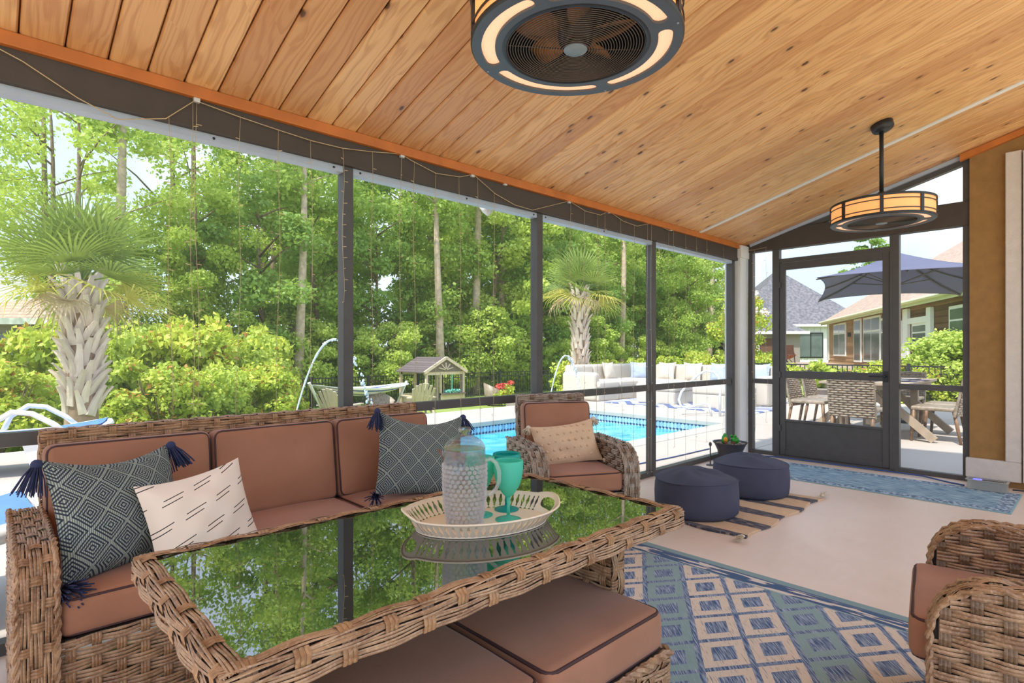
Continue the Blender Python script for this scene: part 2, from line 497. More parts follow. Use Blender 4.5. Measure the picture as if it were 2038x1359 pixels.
    c = t.mix(t.step(n, 0.3, 0.7), lin((120, 150, 66)), lin((176, 188, 104)))
    MT['grass'] = t.end(t.pbr(c, 0.9, Normal=t.bump(t.noise(p, 60, 4), 0.6, 0.04)))
    t = NT('brown_shingle')
    p = t.obj()
    x, y, z = t.sep(p)
    n = t.noise(t.scale(p, (1, 1, 1)), 7.0, 3)
    rowz = t.math('FRACT', t.math('DIVIDE', z, 0.11))
    c = t.mix(t.step(n, 0.35, 0.65), lin((168, 142, 128)), lin((196, 172, 154)))
    c = t.mix(t.math('MULTIPLY', t.math('LESS_THAN', rowz, 0.16), 0.4), c, lin((104, 86, 78)))
    MT['roof_brown'] = t.end(t.pbr(c, 0.9))
    t = NT('gray_shingle')
    p = t.obj()
    n = t.noise(p, 6.0, 4)
    c = t.mix(t.step(n, 0.35, 0.65), lin((92, 92, 100)), lin((128, 126, 132)))
    MT['roof_gray'] = t.end(t.pbr(c, 0.9))
    MT['siding'] = plain('tan_siding', (238, 202, 160), 0.8, 0.06, 2)
    MT['white_paint'] = plain('white_paint', (238, 238, 236), 0.6, 0.03, 3)
    MT['cream_paint'] = plain('cream_soffit', (222, 222, 190), 0.6, 0.04, 3)
    MT['window_glass'] = plain('house_glass', (94, 108, 106), 0.12, 0.25, 1.2, spec=0.8)
    MT['stone'] = plain('terrace_stone', (176, 152, 134), 0.9, 0.2, 5, rvar=0.6)
    MT['play_wood'] = plain('play_wood', (222, 202, 178), 0.8, 0.08, 5)
    MT['play_gray'] = plain('play_gray', (136, 122, 116), 0.8, 0.12, 5, rvar=0.4)
    MT['play_roof'] = plain('play_roof', (108, 98, 100), 0.85, 0.12, 5, rvar=0.5)
    MT['adirondack'] = plain('adirondack', (206, 190, 172), 0.8, 0.08, 5, rvar=0.3)
    MT['hammock'] = None
    t = NT('hammock_stripes')
    x, y, z = t.sep(t.uv())
    f = t.math('FRACT', t.math('MULTIPLY', y, 5.0))
    c = t.mix(t.math('LESS_THAN', t.math('ABSOLUTE', t.math('SUBTRACT', f, 0.5)), 0.14), lin((240, 240, 238)), lin((88, 108, 160)))
    MT['hammock'] = t.end(t.pbr(c, 0.9))
    t = NT('outdoor_rug')
    x, y, z = t.sep(t.obj())
    f = t.math('ABSOLUTE', t.math('SUBTRACT', t.math('FRACT', t.math('MULTIPLY', t.math('ADD', x, t.math('MULTIPLY', t.math('ABSOLUTE', t.math('SUBTRACT', t.math('FRACT', y), 0.5)), 1.2)), 2.2)), 0.5))
    c = t.mix(t.math('LESS_THAN', f, 0.24), lin((214, 216, 222)), lin((92, 108, 150)))
    MT['outdoor_rug'] = t.end(t.pbr(c, 0.95))
    MT['red_plastic'] = plain('red_plastic', (206, 62, 50), 0.4, 0.1, 6)
    MT['dark_wood'] = plain('dark_wood', (104, 72, 58), 0.7, 0.15, 8)
    MT['turq'] = plain('turquoise_fabric', (120, 196, 180), 0.8, 0.2, 9)


build_materials()


# ------------------------------------------------------------------ helpers: meshes
class MB:
    def __init__(s):
        s.v, s.f, s.mi, s.uvs = [], [], [], None
        s.m = 0

    def add(s, vs_, fs):
        k = len(s.v)
        s.v.extend([tuple(p) for p in vs_])
        for f in fs:
            s.f.append(tuple(i + k for i in f))
            s.mi.append(s.m)
        return s

    def box(s, x0, x1, y0, y1, z0, z1):
        vs_ = [(x0, y0, z0), (x1, y0, z0), (x1, y1, z0), (x0, y1, z0), (x0, y0, z1), (x1, y0, z1), (x1, y1, z1), (x0, y1, z1)]
        return s.add(vs_, [(3, 2, 1, 0), (4, 5, 6, 7), (0, 1, 5, 4), (1, 2, 6, 5), (2, 3, 7, 6), (3, 0, 4, 7)])

    def bar(s, a, b, w, h, up=(0, 0, 1)):
        a, b = Vector(a), Vector(b)
        d = (b - a).normalized()
        u = Vector(up)
        sd = d.cross(u)
        if sd.length < 1e-4:
            sd = d.cross(Vector((1, 0, 0)))
        sd.normalize()
        u = sd.cross(d).normalized()
        vs_ = []
        for p in (a, b):
            for i, j in ((-1, -1), (1, -1), (1, 1), (-1, 1)):
                vs_.append(p + sd * (i * w / 2) + u * (j * h / 2))
        return s.add(vs_, [(0, 1, 2, 3), (7, 6, 5, 4), (0, 4, 5, 1), (1, 5, 6, 2), (2, 6, 7, 3), (3, 7, 4, 0)])

    def tube(s, pts, r, n=6, closed=False):
        pts = [Vector(p) for p in pts]
        m = len(pts)
        rs = r if isinstance(r, (list, tuple)) else [r] * m
        vs_, fs = [], []
        prev = None
        for i, p in enumerate(pts):
            if closed:
                d = pts[(i + 1) % m] - pts[i - 1]
            else:
                d = pts[min(i + 1, m - 1)] - pts[max(i - 1, 0)]
            d.normalize()
            if prev is None:
                a = d.orthogonal().normalized()
            else:
                a = prev - d * prev.dot(d)
                if a.length < 1e-5:
                    a = d.orthogonal()
                a.normalize()
            prev = a
            b = d.cross(a)
            for k in range(n):
                t = 2 * PI * k / n
                vs_.append(p + (a * math.cos(t) + b * math.sin(t)) * rs[i])
        for i in range(m if closed else m - 1):
            j = (i + 1) % m
            for k in range(n):
                l = (k + 1) % n
                fs.append((i * n + k, i * n + l, j * n + l, j * n + k))
        if not closed:
            fs.append(tuple(reversed(range(n))))
            fs.append(tuple(range((m - 1) * n, m * n)))
        return s.add(vs_, fs)

    def lathe(s, prof, n=24, c=(0, 0, 0), cap0=True, cap1=True, sx=1.0, sy=1.0):
        vs_, fs = [], []
        m = len(prof)
        for r, z in prof:
            for k in range(n):
                t = 2 * PI * k / n
                vs_.append((c[0] + r * sx * math.cos(t), c[1] + r * sy * math.sin(t), c[2] + z))
        for i in range(m - 1):
            for k in range(n):
                l = (k + 1) % n
                fs.append((i * n + k, i * n + l, (i + 1) * n + l, (i + 1) * n + k))
        if cap0:
            fs.append(tuple(reversed(range(n))))
        if cap1:
            fs.append(tuple(range((m - 1) * n, m * n)))
        return s.add(vs_, fs)

    def ball(s, c, r, nu=10, nv=7, sc=(1, 1, 1)):
        prof = []
        vs_, fs = [], []
        for i in range(nv + 1):
            a = -PI / 2 + PI * i / nv
            for k in range(nu):
                t = 2 * PI * k / nu
                vs_.append((c[0] + r * sc[0] * math.cos(a) * math.cos(t), c[1] + r * sc[1] * math.cos(a) * math.sin(t), c[2] + r * sc[2] * math.sin(a)))
        for i in range(nv):
            for k in range(nu):
                l = (k + 1) % nu
                fs.append((i * nu + k, i * nu + l, (i + 1) * nu + l, (i + 1) * nu + k))
        return s.add(vs_, fs)

    def grid(s, fn, nu, nv, flip=False):
        vs_ = [fn(i / nu, j / nv) for j in range(nv + 1) for i in range(nu + 1)]
        fs = []
        for j in range(nv):
            for i in range(nu):
                a = j * (nu + 1) + i
                q = (a, a + 1, a + nu + 2, a + nu + 1)
                fs.append(tuple(reversed(q)) if flip else q)
        return s.add(vs_, fs)

    def rbox(s, w, d, h, r, puff=0.0, c=(0, 0, 0), n=6, seed=0):
        hx, hy, hz = w / 2, d / 2, h / 2

        def samp(a):
            rr = min(r, a)
            core = [(-1 + 2 * i / n) * (a - rr) for i in range(n + 1)]
            e = [rr * t for t in (0.35, 0.7, 1.0)]
            return [-(a - rr) - t for t in reversed(e)] + core + [(a - rr) + t for t in e]
        S = (samp(hx), samp(hy), samp(hz))
        H = (hx, hy, hz)
        rg = random.Random(seed)
        ph = [rg.random() * 6 for _ in range(4)]
        for ax in range(3):
            a, b = (ax + 1) % 3, (ax + 2) % 3
            for sg in (-1, 1):
                vs_, fs = [], []
                for q in S[b]:
                    for p in S[a]:
                        P = [0, 0, 0]
                        P[ax], P[a], P[b] = sg * H[ax], p, q
                        inn = [max(-(H[k] - r), min(H[k] - r, P[k])) for k in range(3)]
                        dl = [P[k] - inn[k] for k in range(3)]
                        L = math.sqrt(sum(t * t for t in dl)) or 1
                        O = [inn[k] + r * dl[k] / L for k in range(3)]
                        nx, ny, nz = O[0] / hx, O[1] / hy, O[2] / hz
                        pf = puff * (1 - min(1, nx * nx)) * (1 - min(1, ny * ny))
                        O[2] += pf * (1 if nz > 0.5 else (-0.4 if nz < -0.5 else 0))
                        O[2] += puff * 0.10 * math.sin(nx * 5 + ph[0]) * math.sin(ny * 4 + ph[1]) * (1 if nz > 0.5 else 0)
                        vs_.append((O[0] + c[0], O[1] + c[1], O[2] + c[2]))
                na, nb = len(S[a]), len(S[b])
                for j in range(nb - 1):
                    for i in range(na - 1):
                        k = j * na + i
                        f = (k, k + 1, k + na + 1, k + na)
                        fs.append(f if sg > 0 else tuple(reversed(f)))
                s.add(vs_, fs)
        return s

    def build(s, name, mats, parent=None, smooth=False, kind=None, loc=None, mesh_only=False, weld=False):
        me = bpy.data.meshes.new(name)
        me.from_pydata(s.v, [], s.f)
        if not isinstance(mats, (list, tuple)):
            mats = [mats]
        for m in mats:
            me.materials.append(MT[m] if isinstance(m, str) else m)
        if len(mats) > 1:
            me.polygons.foreach_set('material_index', s.mi)
        if s.uvs is not None:
            ul = me.uv_layers.new(name='UVMap')
            li = np.empty(len(me.loops), dtype=np.int32)
            me.loops.foreach_get('vertex_index', li)
            arr = np.array(s.uvs, dtype=np.float32)[li]
            ul.data.foreach_set('uv', arr.ravel())
        if weld:
            bm = bmesh.new()
            bm.from_mesh(me)
            bmesh.ops.remove_doubles(bm, verts=bm.verts, dist=1e-5)
            bm.to_mesh(me)
            bm.free()
        if smooth:
            me.polygons.foreach_set('use_smooth', [True] * len(me.polygons))
        me.update()
        if mesh_only:
            return me
        return link(name, me, parent, kind, loc)


def link(name, me, parent=None, kind=None, loc=None):
    o = bpy.data.objects.new(name, me)
    C.objects.link(o)
    if parent is not None:
        o.parent = parent
    if kind:
        o['kind'] = kind
    if loc is not None:
        o.location = loc
    return o


def empty(name, loc=(0, 0, 0), rz=0.0):
    o = bpy.data.objects.new(name, None)
    o.empty_display_size = 0.1
    C.objects.link(o)
    o.location = loc
    o.rotation_euler = (0, 0, rz)
    return o


def tag(o, label, cat, group=None, kind=None):
    o['label'] = label
    o['category'] = cat
    if group:
        o['group'] = group
    if kind:
        o['kind'] = kind
    return o


def struct(o):
    o['kind'] = 'structure'
    return o


def copy_tree(o, parent=None, first=True):
    c = o.copy()
    C.objects.link(c)
    c.parent = parent
    for ch in o.children:
        copy_tree(ch, c, False)
    return c


def bev(o, w=0.004, seg=2):
    m = o.modifiers.new('bevel', 'BEVEL')
    m.width = w
    m.segments = seg
    m.limit_method = 'ANGLE'
    return o


def fill2d(outer, holes):
    """triangulated flat face with holes; returns verts2d, tris"""
    bm = bmesh.new()
    edges = []
    for loop in [outer] + holes:
        vv = [bm.verts.new((p[0], p[1], 0)) for p in loop]
        for i in range(len(vv)):
            edges.append(bm.edges.new((vv[i], vv[(i + 1) % len(vv)])))
    bmesh.ops.triangle_fill(bm, use_beauty=True, use_dissolve=False, edges=edges, normal=(0, 0, 1))
    bm.verts.index_update()
    vs_ = [(v.co.x, v.co.y) for v in bm.verts]
    fs = []
    for f in bm.faces:
        ids = [v.index for v in f.verts]
        if f.normal.z < 0:
            ids.reverse()
        fs.append(tuple(ids))
    bm.free()
    return vs_, fs


def weave(mb, P, N, L, H, inside=None, row=0.03, stake=0.055, amp=0.005, reeds=3, seed=0, stake_w=0.024, sub=3, ends=0.0):
    """basket weave over a surface: rows of reeds (material 0) over and under stakes (material 1)"""
    rg = random.Random(seed)
    nr = max(1, int(round(H / row)))
    row = H / nr
    ns = max(1, int(round(L / stake)))
    stake = L / ns
    du = stake / sub
    nu = ns * sub
    for r in range(nr):
        for j in range(reeds):
            v = (r + 0.5) * row + (j - (reeds - 1) / 2) * row / reeds
            w = row / reeds * rg.uniform(0.78, 1.02)
            a1, a2, p1 = rg.uniform(0.3, 1.0) * row * 0.06, rg.uniform(0.85, 1.2), rg.random() * 6
            lift = rg.uniform(-0.0012, 0.0012)
            vs_, run = [], []
            segs = []
            for i in range(nu + 1):
                u = i * du
                if inside is not None and not inside(u, v):
                    if len(run) > 1:
                        segs.append(run)
                    run = []
                    continue
                off = amp * a2 * math.cos(PI * (u / stake + 0.5 + r)) + lift
                vv = v + a1 * math.sin(u * 23 + p1)
                run.append((u, vv, off))
            if len(run) > 1:
                segs.append(run)
            for run in segs:
                vs_, fs = [], []
                for (u, vv, off) in run:
                    n = N(u, vv)
                    lo = max(0.0, vv - w / 2)
                    hi = min(H, vv + w / 2)
                    vs_.append(P(u, lo) + n * off)
                    vs_.append(P(u, (lo + hi) / 2) + n * (off + w * 0.28))
                    vs_.append(P(u, hi) + n * off)
                for i in range(len(run) - 1):
                    k = i * 3
                    fs.append((k, k + 3, k + 4, k + 1))
                    fs.append((k + 1, k + 4, k + 5, k + 2))
                mb.m = 0
                mb.add(vs_, fs)
    for k in range(ns):
        u0 = (k + 0.5) * stake
        run, segs = [], []
        for i in range(nr * 2 + 1):
            v = i * row / 2
            if inside is not None and not inside(u0, v):
                if len(run) > 1:
                    segs.append(run)
                run = []
                continue
            r = v / row - 0.5
            off = -amp * math.cos(PI * (k + 0.5 + 0.5)) * math.cos(PI * r) * 1.0
            run.append((v, off))
        if len(run) > 1:
            segs.append(run)
        for run in segs:
            vs_, fs = [], []
            nq = 3
            sw = stake_w / nq
            for q_ in range(nq):
                uc = u0 - stake_w / 2 + (q_ + 0.5) * sw
                k0 = len(vs_)
                for v, off in run:
                    n = N(u0, v)
                    vs_.append(P(uc - sw * 0.47, v) + n * off)
                    vs_.append(P(uc, v) + n * (off + 0.0014))
                    vs_.append(P(uc + sw * 0.47, v) + n * off)
                for i in range(len(run) - 1):
                    q = k0 + i * 3
                    fs.append((q, q + 1, q + 4, q + 3))
                    fs.append((q + 1, q + 2, q + 5, q + 4))
            mb.m = 1
            mb.add(vs_, fs)
    mb.m = 0
    return mb


def flat(o, U, V):
    o, U, V = Vector(o), Vector(U).normalized(), Vector(V).normalized()
    n = U.cross(V)
    return (lambda u, v: o + U * u + V * v), (lambda u, v: n)


def twist(mb, pts, r=0.006, rad=0.006, pitch=0.05, n=5):
    """two strands twisted around a path"""
    pts = [Vector(p) for p in pts]
    # resample
    dense = []
    for a, b in zip(pts[:-1], pts[1:]):
        L = (b - a).length
        k = max(1, int(L / (pitch / 5)))
        for i in range(k):
            dense.append(a.lerp(b, i / k))
    dense.append(pts[-1])
    for s0 in (0, PI):
        out, acc = [], 0.0
        for i, p in enumerate(dense):
            d = (dense[min(i + 1, len(dense) - 1)] - dense[max(i - 1, 0)]).normalized()
            ref = Vector((1, 0, 0)) if abs(d.x) < 0.8 else Vector((0, 1, 0))
            a = d.cross(ref).normalized()
            b = d.cross(a)
            t = 2 * PI * acc / pitch + s0
            out.append(p + (a * math.cos(t) + b * math.sin(t)) * rad)
            if i + 1 < len(dense):
                acc += (dense[i + 1] - p).length
        mb.tube(out, r, n)
    return mb

# =================================================================== THE PORCH SHELL
WY = 2.78          # screen wall plane
DX = 6.12          # door wall plane
X0, X1 = -2.2, 6.2
YB = -0.6

fl = MB().box(-5.0, 6.18, -5.0, 2.84, -0.16, 0.0).build('floor', 'porch')  # unseen part behind the camera is added, sunlit, to bounce fill light inside
struct(fl)

# ceiling: slab with one mesh per cedar board
slope = math.atan(0.28)
ce = empty('ceiling')
struct(ce)
cw = 1 / math.cos(slope)
MB().add([(X0, YB, ceil_z(YB) + 0.035), (X1, YB, ceil_z(YB) + 0.035), (X1, 2.88, ceil_z(2.88) + 0.035), (X0, 2.88, ceil_z(2.88) + 0.035),
          (X0, YB, ceil_z(YB) + 0.16), (X1, YB, ceil_z(YB) + 0.16), (X1, 2.88, ceil_z(2.88) + 0.16), (X0, 2.88, ceil_z(2.88) + 0.16)],
         [(0, 3, 2, 1), (4, 5, 6, 7), (0, 1, 5, 4), (1, 2, 6, 5), (2, 3, 7, 6), (3, 0, 4, 7)]).build('roof_deck', 'cedar_trim', ce)
BWID = 0.1335
BL = (2.76 - YB) * cw
bm_ = MB()
hw = BWID / 2 - 0.0026
sec = [(-hw, 0.02), (-hw, 0.009), (-hw + 0.006, 0.0), (hw - 0.006, 0.0), (hw, 0.009), (hw, 0.02)]
vs_ = [(x, 0, z) for x, z in sec] + [(x, -BL, z) for x, z in sec]
bm_.add(vs_, [(i, i + 6, i + 7, i + 1) for i in range(5)] + [(5, 11, 6, 0), (0, 1, 2, 3, 4, 5), (11, 10, 9, 8, 7, 6)])
board_me = bm_.build('ceiling_board', 'cedar', mesh_only=True)
nb = int((X1 - X0) / BWID)
for i in range(nb):
    xc = X0 + 0.02 + (i + 0.5) * BWID
    o = link('ceiling_board', board_me, ce, loc=(xc, 2.76, ceil_z(2.76)))
    o.rotation_euler = (-slope, 0, 0)
# white strip across the boards
st = MB().box(-0.022, 0.022, -BL, 0, -0.006, 0.004).build('white_strip', 'white_trim', ce, loc=(5.05, 2.74, ceil_z(2.74)))
st.rotation_euler = (-slope, 0, 0)

t1 = MB().box(X0, X1 - 0.08, WY - 0.085, WY - 0.035, 2.206, 2.258).build('trim_1', 'cedar_trim')
struct(bev(t1, 0.004))

# long screen wall
wl = struct(empty('wall_left'))
bev(MB().box(X0, 5.92, WY - 0.06, WY + 0.06, 2.08, 2.245).build('header_beam', 'beam', wl), 0.004)
MB().box(X0, 5.92, WY - 0.03, WY + 0.03, 2.048, 2.08).build('header_channel', 'gray_channel', wl)
POSTS = (-1.52, -0.06, 1.40, 2.86, 4.32, 5.86)
post_me = MB().box(-0.028, 0.028, -0.035, 0.035, 0.0, 2.10).build('post', 'bronze', mesh_only=True)
for x in POSTS:
    bev(link('post', post_me, wl, loc=(x, WY, 0)), 0.003)
rail_me, sill_me, scr_me = None, None, None
for a, b in zip(POSTS[:-1], POSTS[1:]):
    MB().box(a + 0.028, b - 0.028, WY - 0.025, WY + 0.025, 0.757, 0.808).build('mid_rail', 'bronze', wl)
    MB().box(a + 0.028, b - 0.028, WY - 0.03, WY + 0.03, 0.0, 0.045).build('bottom_sill', 'bronze', wl)
    MB().add([(a, WY + 0.02, 0.04), (b, WY + 0.02, 0.04), (b, WY + 0.02, 2.06), (a, WY + 0.02, 2.06)], [(0, 1, 2, 3)]).build('insect_screen', 'screen', wl)
for x in (0.75, 1.32, 1.47, 2.2, 2.80, 2.92, 3.6):
    MB().ball((x, WY - 0.031, 2.064), 0.006, 8, 5).build('screw', 'black_metal', wl)

# white corner column
cc = struct(empty('trim_2'))
bev(MB().box(5.91, 6.09, WY - 0.09, WY + 0.09, 0.0, 2.20).build('column_shaft', 'white_trim', cc), 0.005)
bev(MB().box(5.895, 6.105, WY - 0.105, WY + 0.105, 2.11, 2.245).build('column_cap', 'white_trim', cc), 0.005)

# door wall
wf = struct(empty('wall_front'))
bev(MB().box(DX - 0.05, DX + 0.05, 0.78, WY - 0.06, 2.18, 2.385).build('header_beam', 'beam', wf), 0.004)
YS = (WY - 0.115, 2.395, 1.335, 0.83)
for y, w in ((WY - 0.115, 0.05), (2.395, 0.07), (1.335, 0.075), (0.815, 0.05)):
    bev(MB().box(DX - 0.035, DX + 0.035, y - w / 2, y + w / 2, 0.0, 2.2 if y > 1 else ceil_z(y) - 0.01).build('post', 'bronze', wf), 0.003)
for a, b in ((2.43, WY - 0.14), (0.84, 1.297)):
    MB().box(DX - 0.025, DX + 0.025, a, b, 0.757, 0.808).build('mid_rail', 'bronze', wf)
    MB().box(DX - 0.03, DX + 0.03, a, b, 0.0, 0.04).build('bottom_sill', 'bronze', wf)
    MB().add([(DX + 0.02, a, 0.03), (DX + 0.02, b, 0.03), (DX + 0.02, b, 2.19), (DX + 0.02, a, 2.19)], [(0, 1, 2, 3)]).build('insect_screen', 'screen', wf)
MB().box(DX - 0.03, DX + 0.03, 1.372, 2.36, 2.035, 2.075).build('door_head', 'bronze', wf)
MB().add([(DX + 0.02, 1.37, 2.06), (DX + 0.02, 2.36, 2.06), (DX + 0.02, 2.36, 2.19), (DX + 0.02, 1.37, 2.19)], [(0, 1, 2, 3)]).build('insect_screen', 'screen', wf)
MB().bar((DX, 0.83, ceil_z(0.83) - 0.05), (DX, 2.66, ceil_z(2.66) - 0.05), 0.06, 0.06).build('sloped_rail', 'bronze', wf)
MB().bar((DX - 0.045, 0.80, ceil_z(0.80) - 0.018), (DX - 0.045, 2.66, ceil_z(2.66) - 0.018), 0.03, 0.03).build('sloped_flashing', 'gray_channel', wf)
MB().add([(DX + 0.02, 0.83, 2.38), (DX + 0.02, 2.6, 2.38), (DX + 0.02, 0.83, ceil_z(0.83) - 0.05)], [(0, 1, 2)]).build('insect_screen', 'screen', wf)

# screen door
dr = struct(empty('door_1', (DX - 0.01, 0, 0)))
ya, yb = 1.375, 2.355
bev(MB().box(-0.016, 0.016, yb - 0.055, yb, 0.02, 2.03).build('stile', 'bronze', dr), 0.003)
bev(MB().box(-0.016, 0.016, ya, ya + 0.055, 0.02, 2.03).build('stile', 'bronze', dr), 0.003)
for z0, z1 in ((1.955, 2.03), (0.825, 0.90), (0.37, 0.395), (0.02, 0.075)):
    bev(MB().box(-0.015, 0.015, ya + 0.055, yb - 0.055, z0, z1).build('rail', 'bronze', dr), 0.003)
MB().box(-0.004, 0.004, ya + 0.05, yb - 0.05, 0.07, 0.38).build('kick_panel', 'bronze', dr)
for z0, z1 in ((0.395, 0.825), (0.90, 1.955)):
    MB().add([(0.006, ya + 0.05, z0), (0.006, yb - 0.05, z0), (0.006, yb - 0.05, z1), (0.006, ya + 0.05, z1)], [(0, 1, 2, 3)]).build('insect_screen', 'screen', dr)
h = MB().box(-0.022, -0.016, ya + 0.01, ya + 0.045, 0.82, 0.92)
h.tube([(-0.02, ya + 0.028, 0.872), (-0.06, ya + 0.028, 0.872), (-0.065, ya + 0.05, 0.872), (-0.065, ya + 0.15, 0.872)], 0.008, 8)
h.build('door_handle', 'black_metal', dr)
for z in (0.3, 0.86, 1.8):
    MB().box(-0.028, -0.010, yb - 0.012, yb + 0.018, z - 0.03, z + 0.03).build('hinge', 'bronze', dr)
MB().box(DX - 0.07, DX + 0.05, ya - 0.03, yb + 0.04, 0.0, 0.018).build('threshold', 'bronze', wf)

# stucco house wall beside the door wall
wr = struct(empty('wall_right'))
MB().add([(6.05, 0.79, 0), (6.05, YB, 0), (6.05, YB, ceil_z(YB)), (6.05, 0.79, ceil_z(0.79)),
          (6.3, 0.79, 0), (6.3, YB, 0), (6.3, YB, ceil_z(YB)), (6.3, 0.79, ceil_z(0.79))],
         [(0, 1, 2, 3), (5, 4, 7, 6), (4, 0, 3, 7), (1, 5, 6, 2), (3, 2, 6, 7), (4, 5, 1, 0)]).build('stucco_panel', 'stucco', wr)
bev(MB().box(6.0, 6.05, 0.46, 0.81, 0.055, 0.215).build('base_band', 'white_stucco', wr), 0.006)
bev(MB().box(6.0, 6.05, 0.46, 0.558, 0.215, 2.71).build('jamb_band', 'white_stucco', wr), 0.006)
bev(MB().box(5.985, 6.05, YB, 0.452, 0.06, 2.70).build('door_casing', 'white_stucco', wr), 0.006)
t3 = MB().add([(6.01, 0.85, ceil_z(0.85) - 0.06), (6.05, 0.85, ceil_z(0.85) - 0.06), (6.05, YB, ceil_z(YB) - 0.04), (6.01, YB, ceil_z(YB) - 0.04),
               (6.01, 0.85, ceil_z(0.85) - 0.004), (6.05, 0.85, ceil_z(0.85) - 0.004), (6.05, YB, ceil_z(YB) - 0.004), (6.01, YB, ceil_z(YB) - 0.004)],
              [(3, 2, 1, 0), (4, 5, 6, 7), (0, 1, 5, 4), (1, 2, 6, 5), (2, 3, 7, 6), (3, 0, 4, 7)]).build('trim_3', 'cedar_trim')
struct(t3)


# =================================================================== RATTAN FURNITURE
def cushion(name, w, d, h, parent, loc, rot=(0, 0, 0), r=0.03, puff=0.012, seed=0, mat='cushion'):
    o = MB().rbox(w, d, h, r, puff, seed=seed).build(name, mat, parent, smooth=True, loc=loc, weld=True)
    o.rotation_euler = rot
    p = MB()
    e = r * 0.30
    hx, hy = w / 2 - e, d / 2 - e
    cr = r * 0.9
    for zz in (h / 2 - e, -h / 2 + e):
        pts = []
        for sx, sy, a0 in ((1, 1, 0), (-1, 1, PI / 2), (-1, -1, PI), (1, -1, 3 * PI / 2)):
            for k in range(4):
                a = a0 + PI / 2 * k / 3
                pts.append((sx * (hx - cr) + cr * math.cos(a), sy * (hy - cr) + cr * math.sin(a), zz))
        p.tube(pts, 0.0045, 6, closed=True)
    p.build('piping', 'piping', o, smooth=True)
    return o


def arm_path(D, Ha, R, z0):
    pts = [(0.0, z0)]
    pts.append((0.0, Ha - R))
    for k in range(1, 9):
        a = PI - PI / 2 * k / 8
        pts.append((R + R * math.cos(a), Ha - R + R * math.sin(a)))
    pts.append((D, Ha))
    return pts


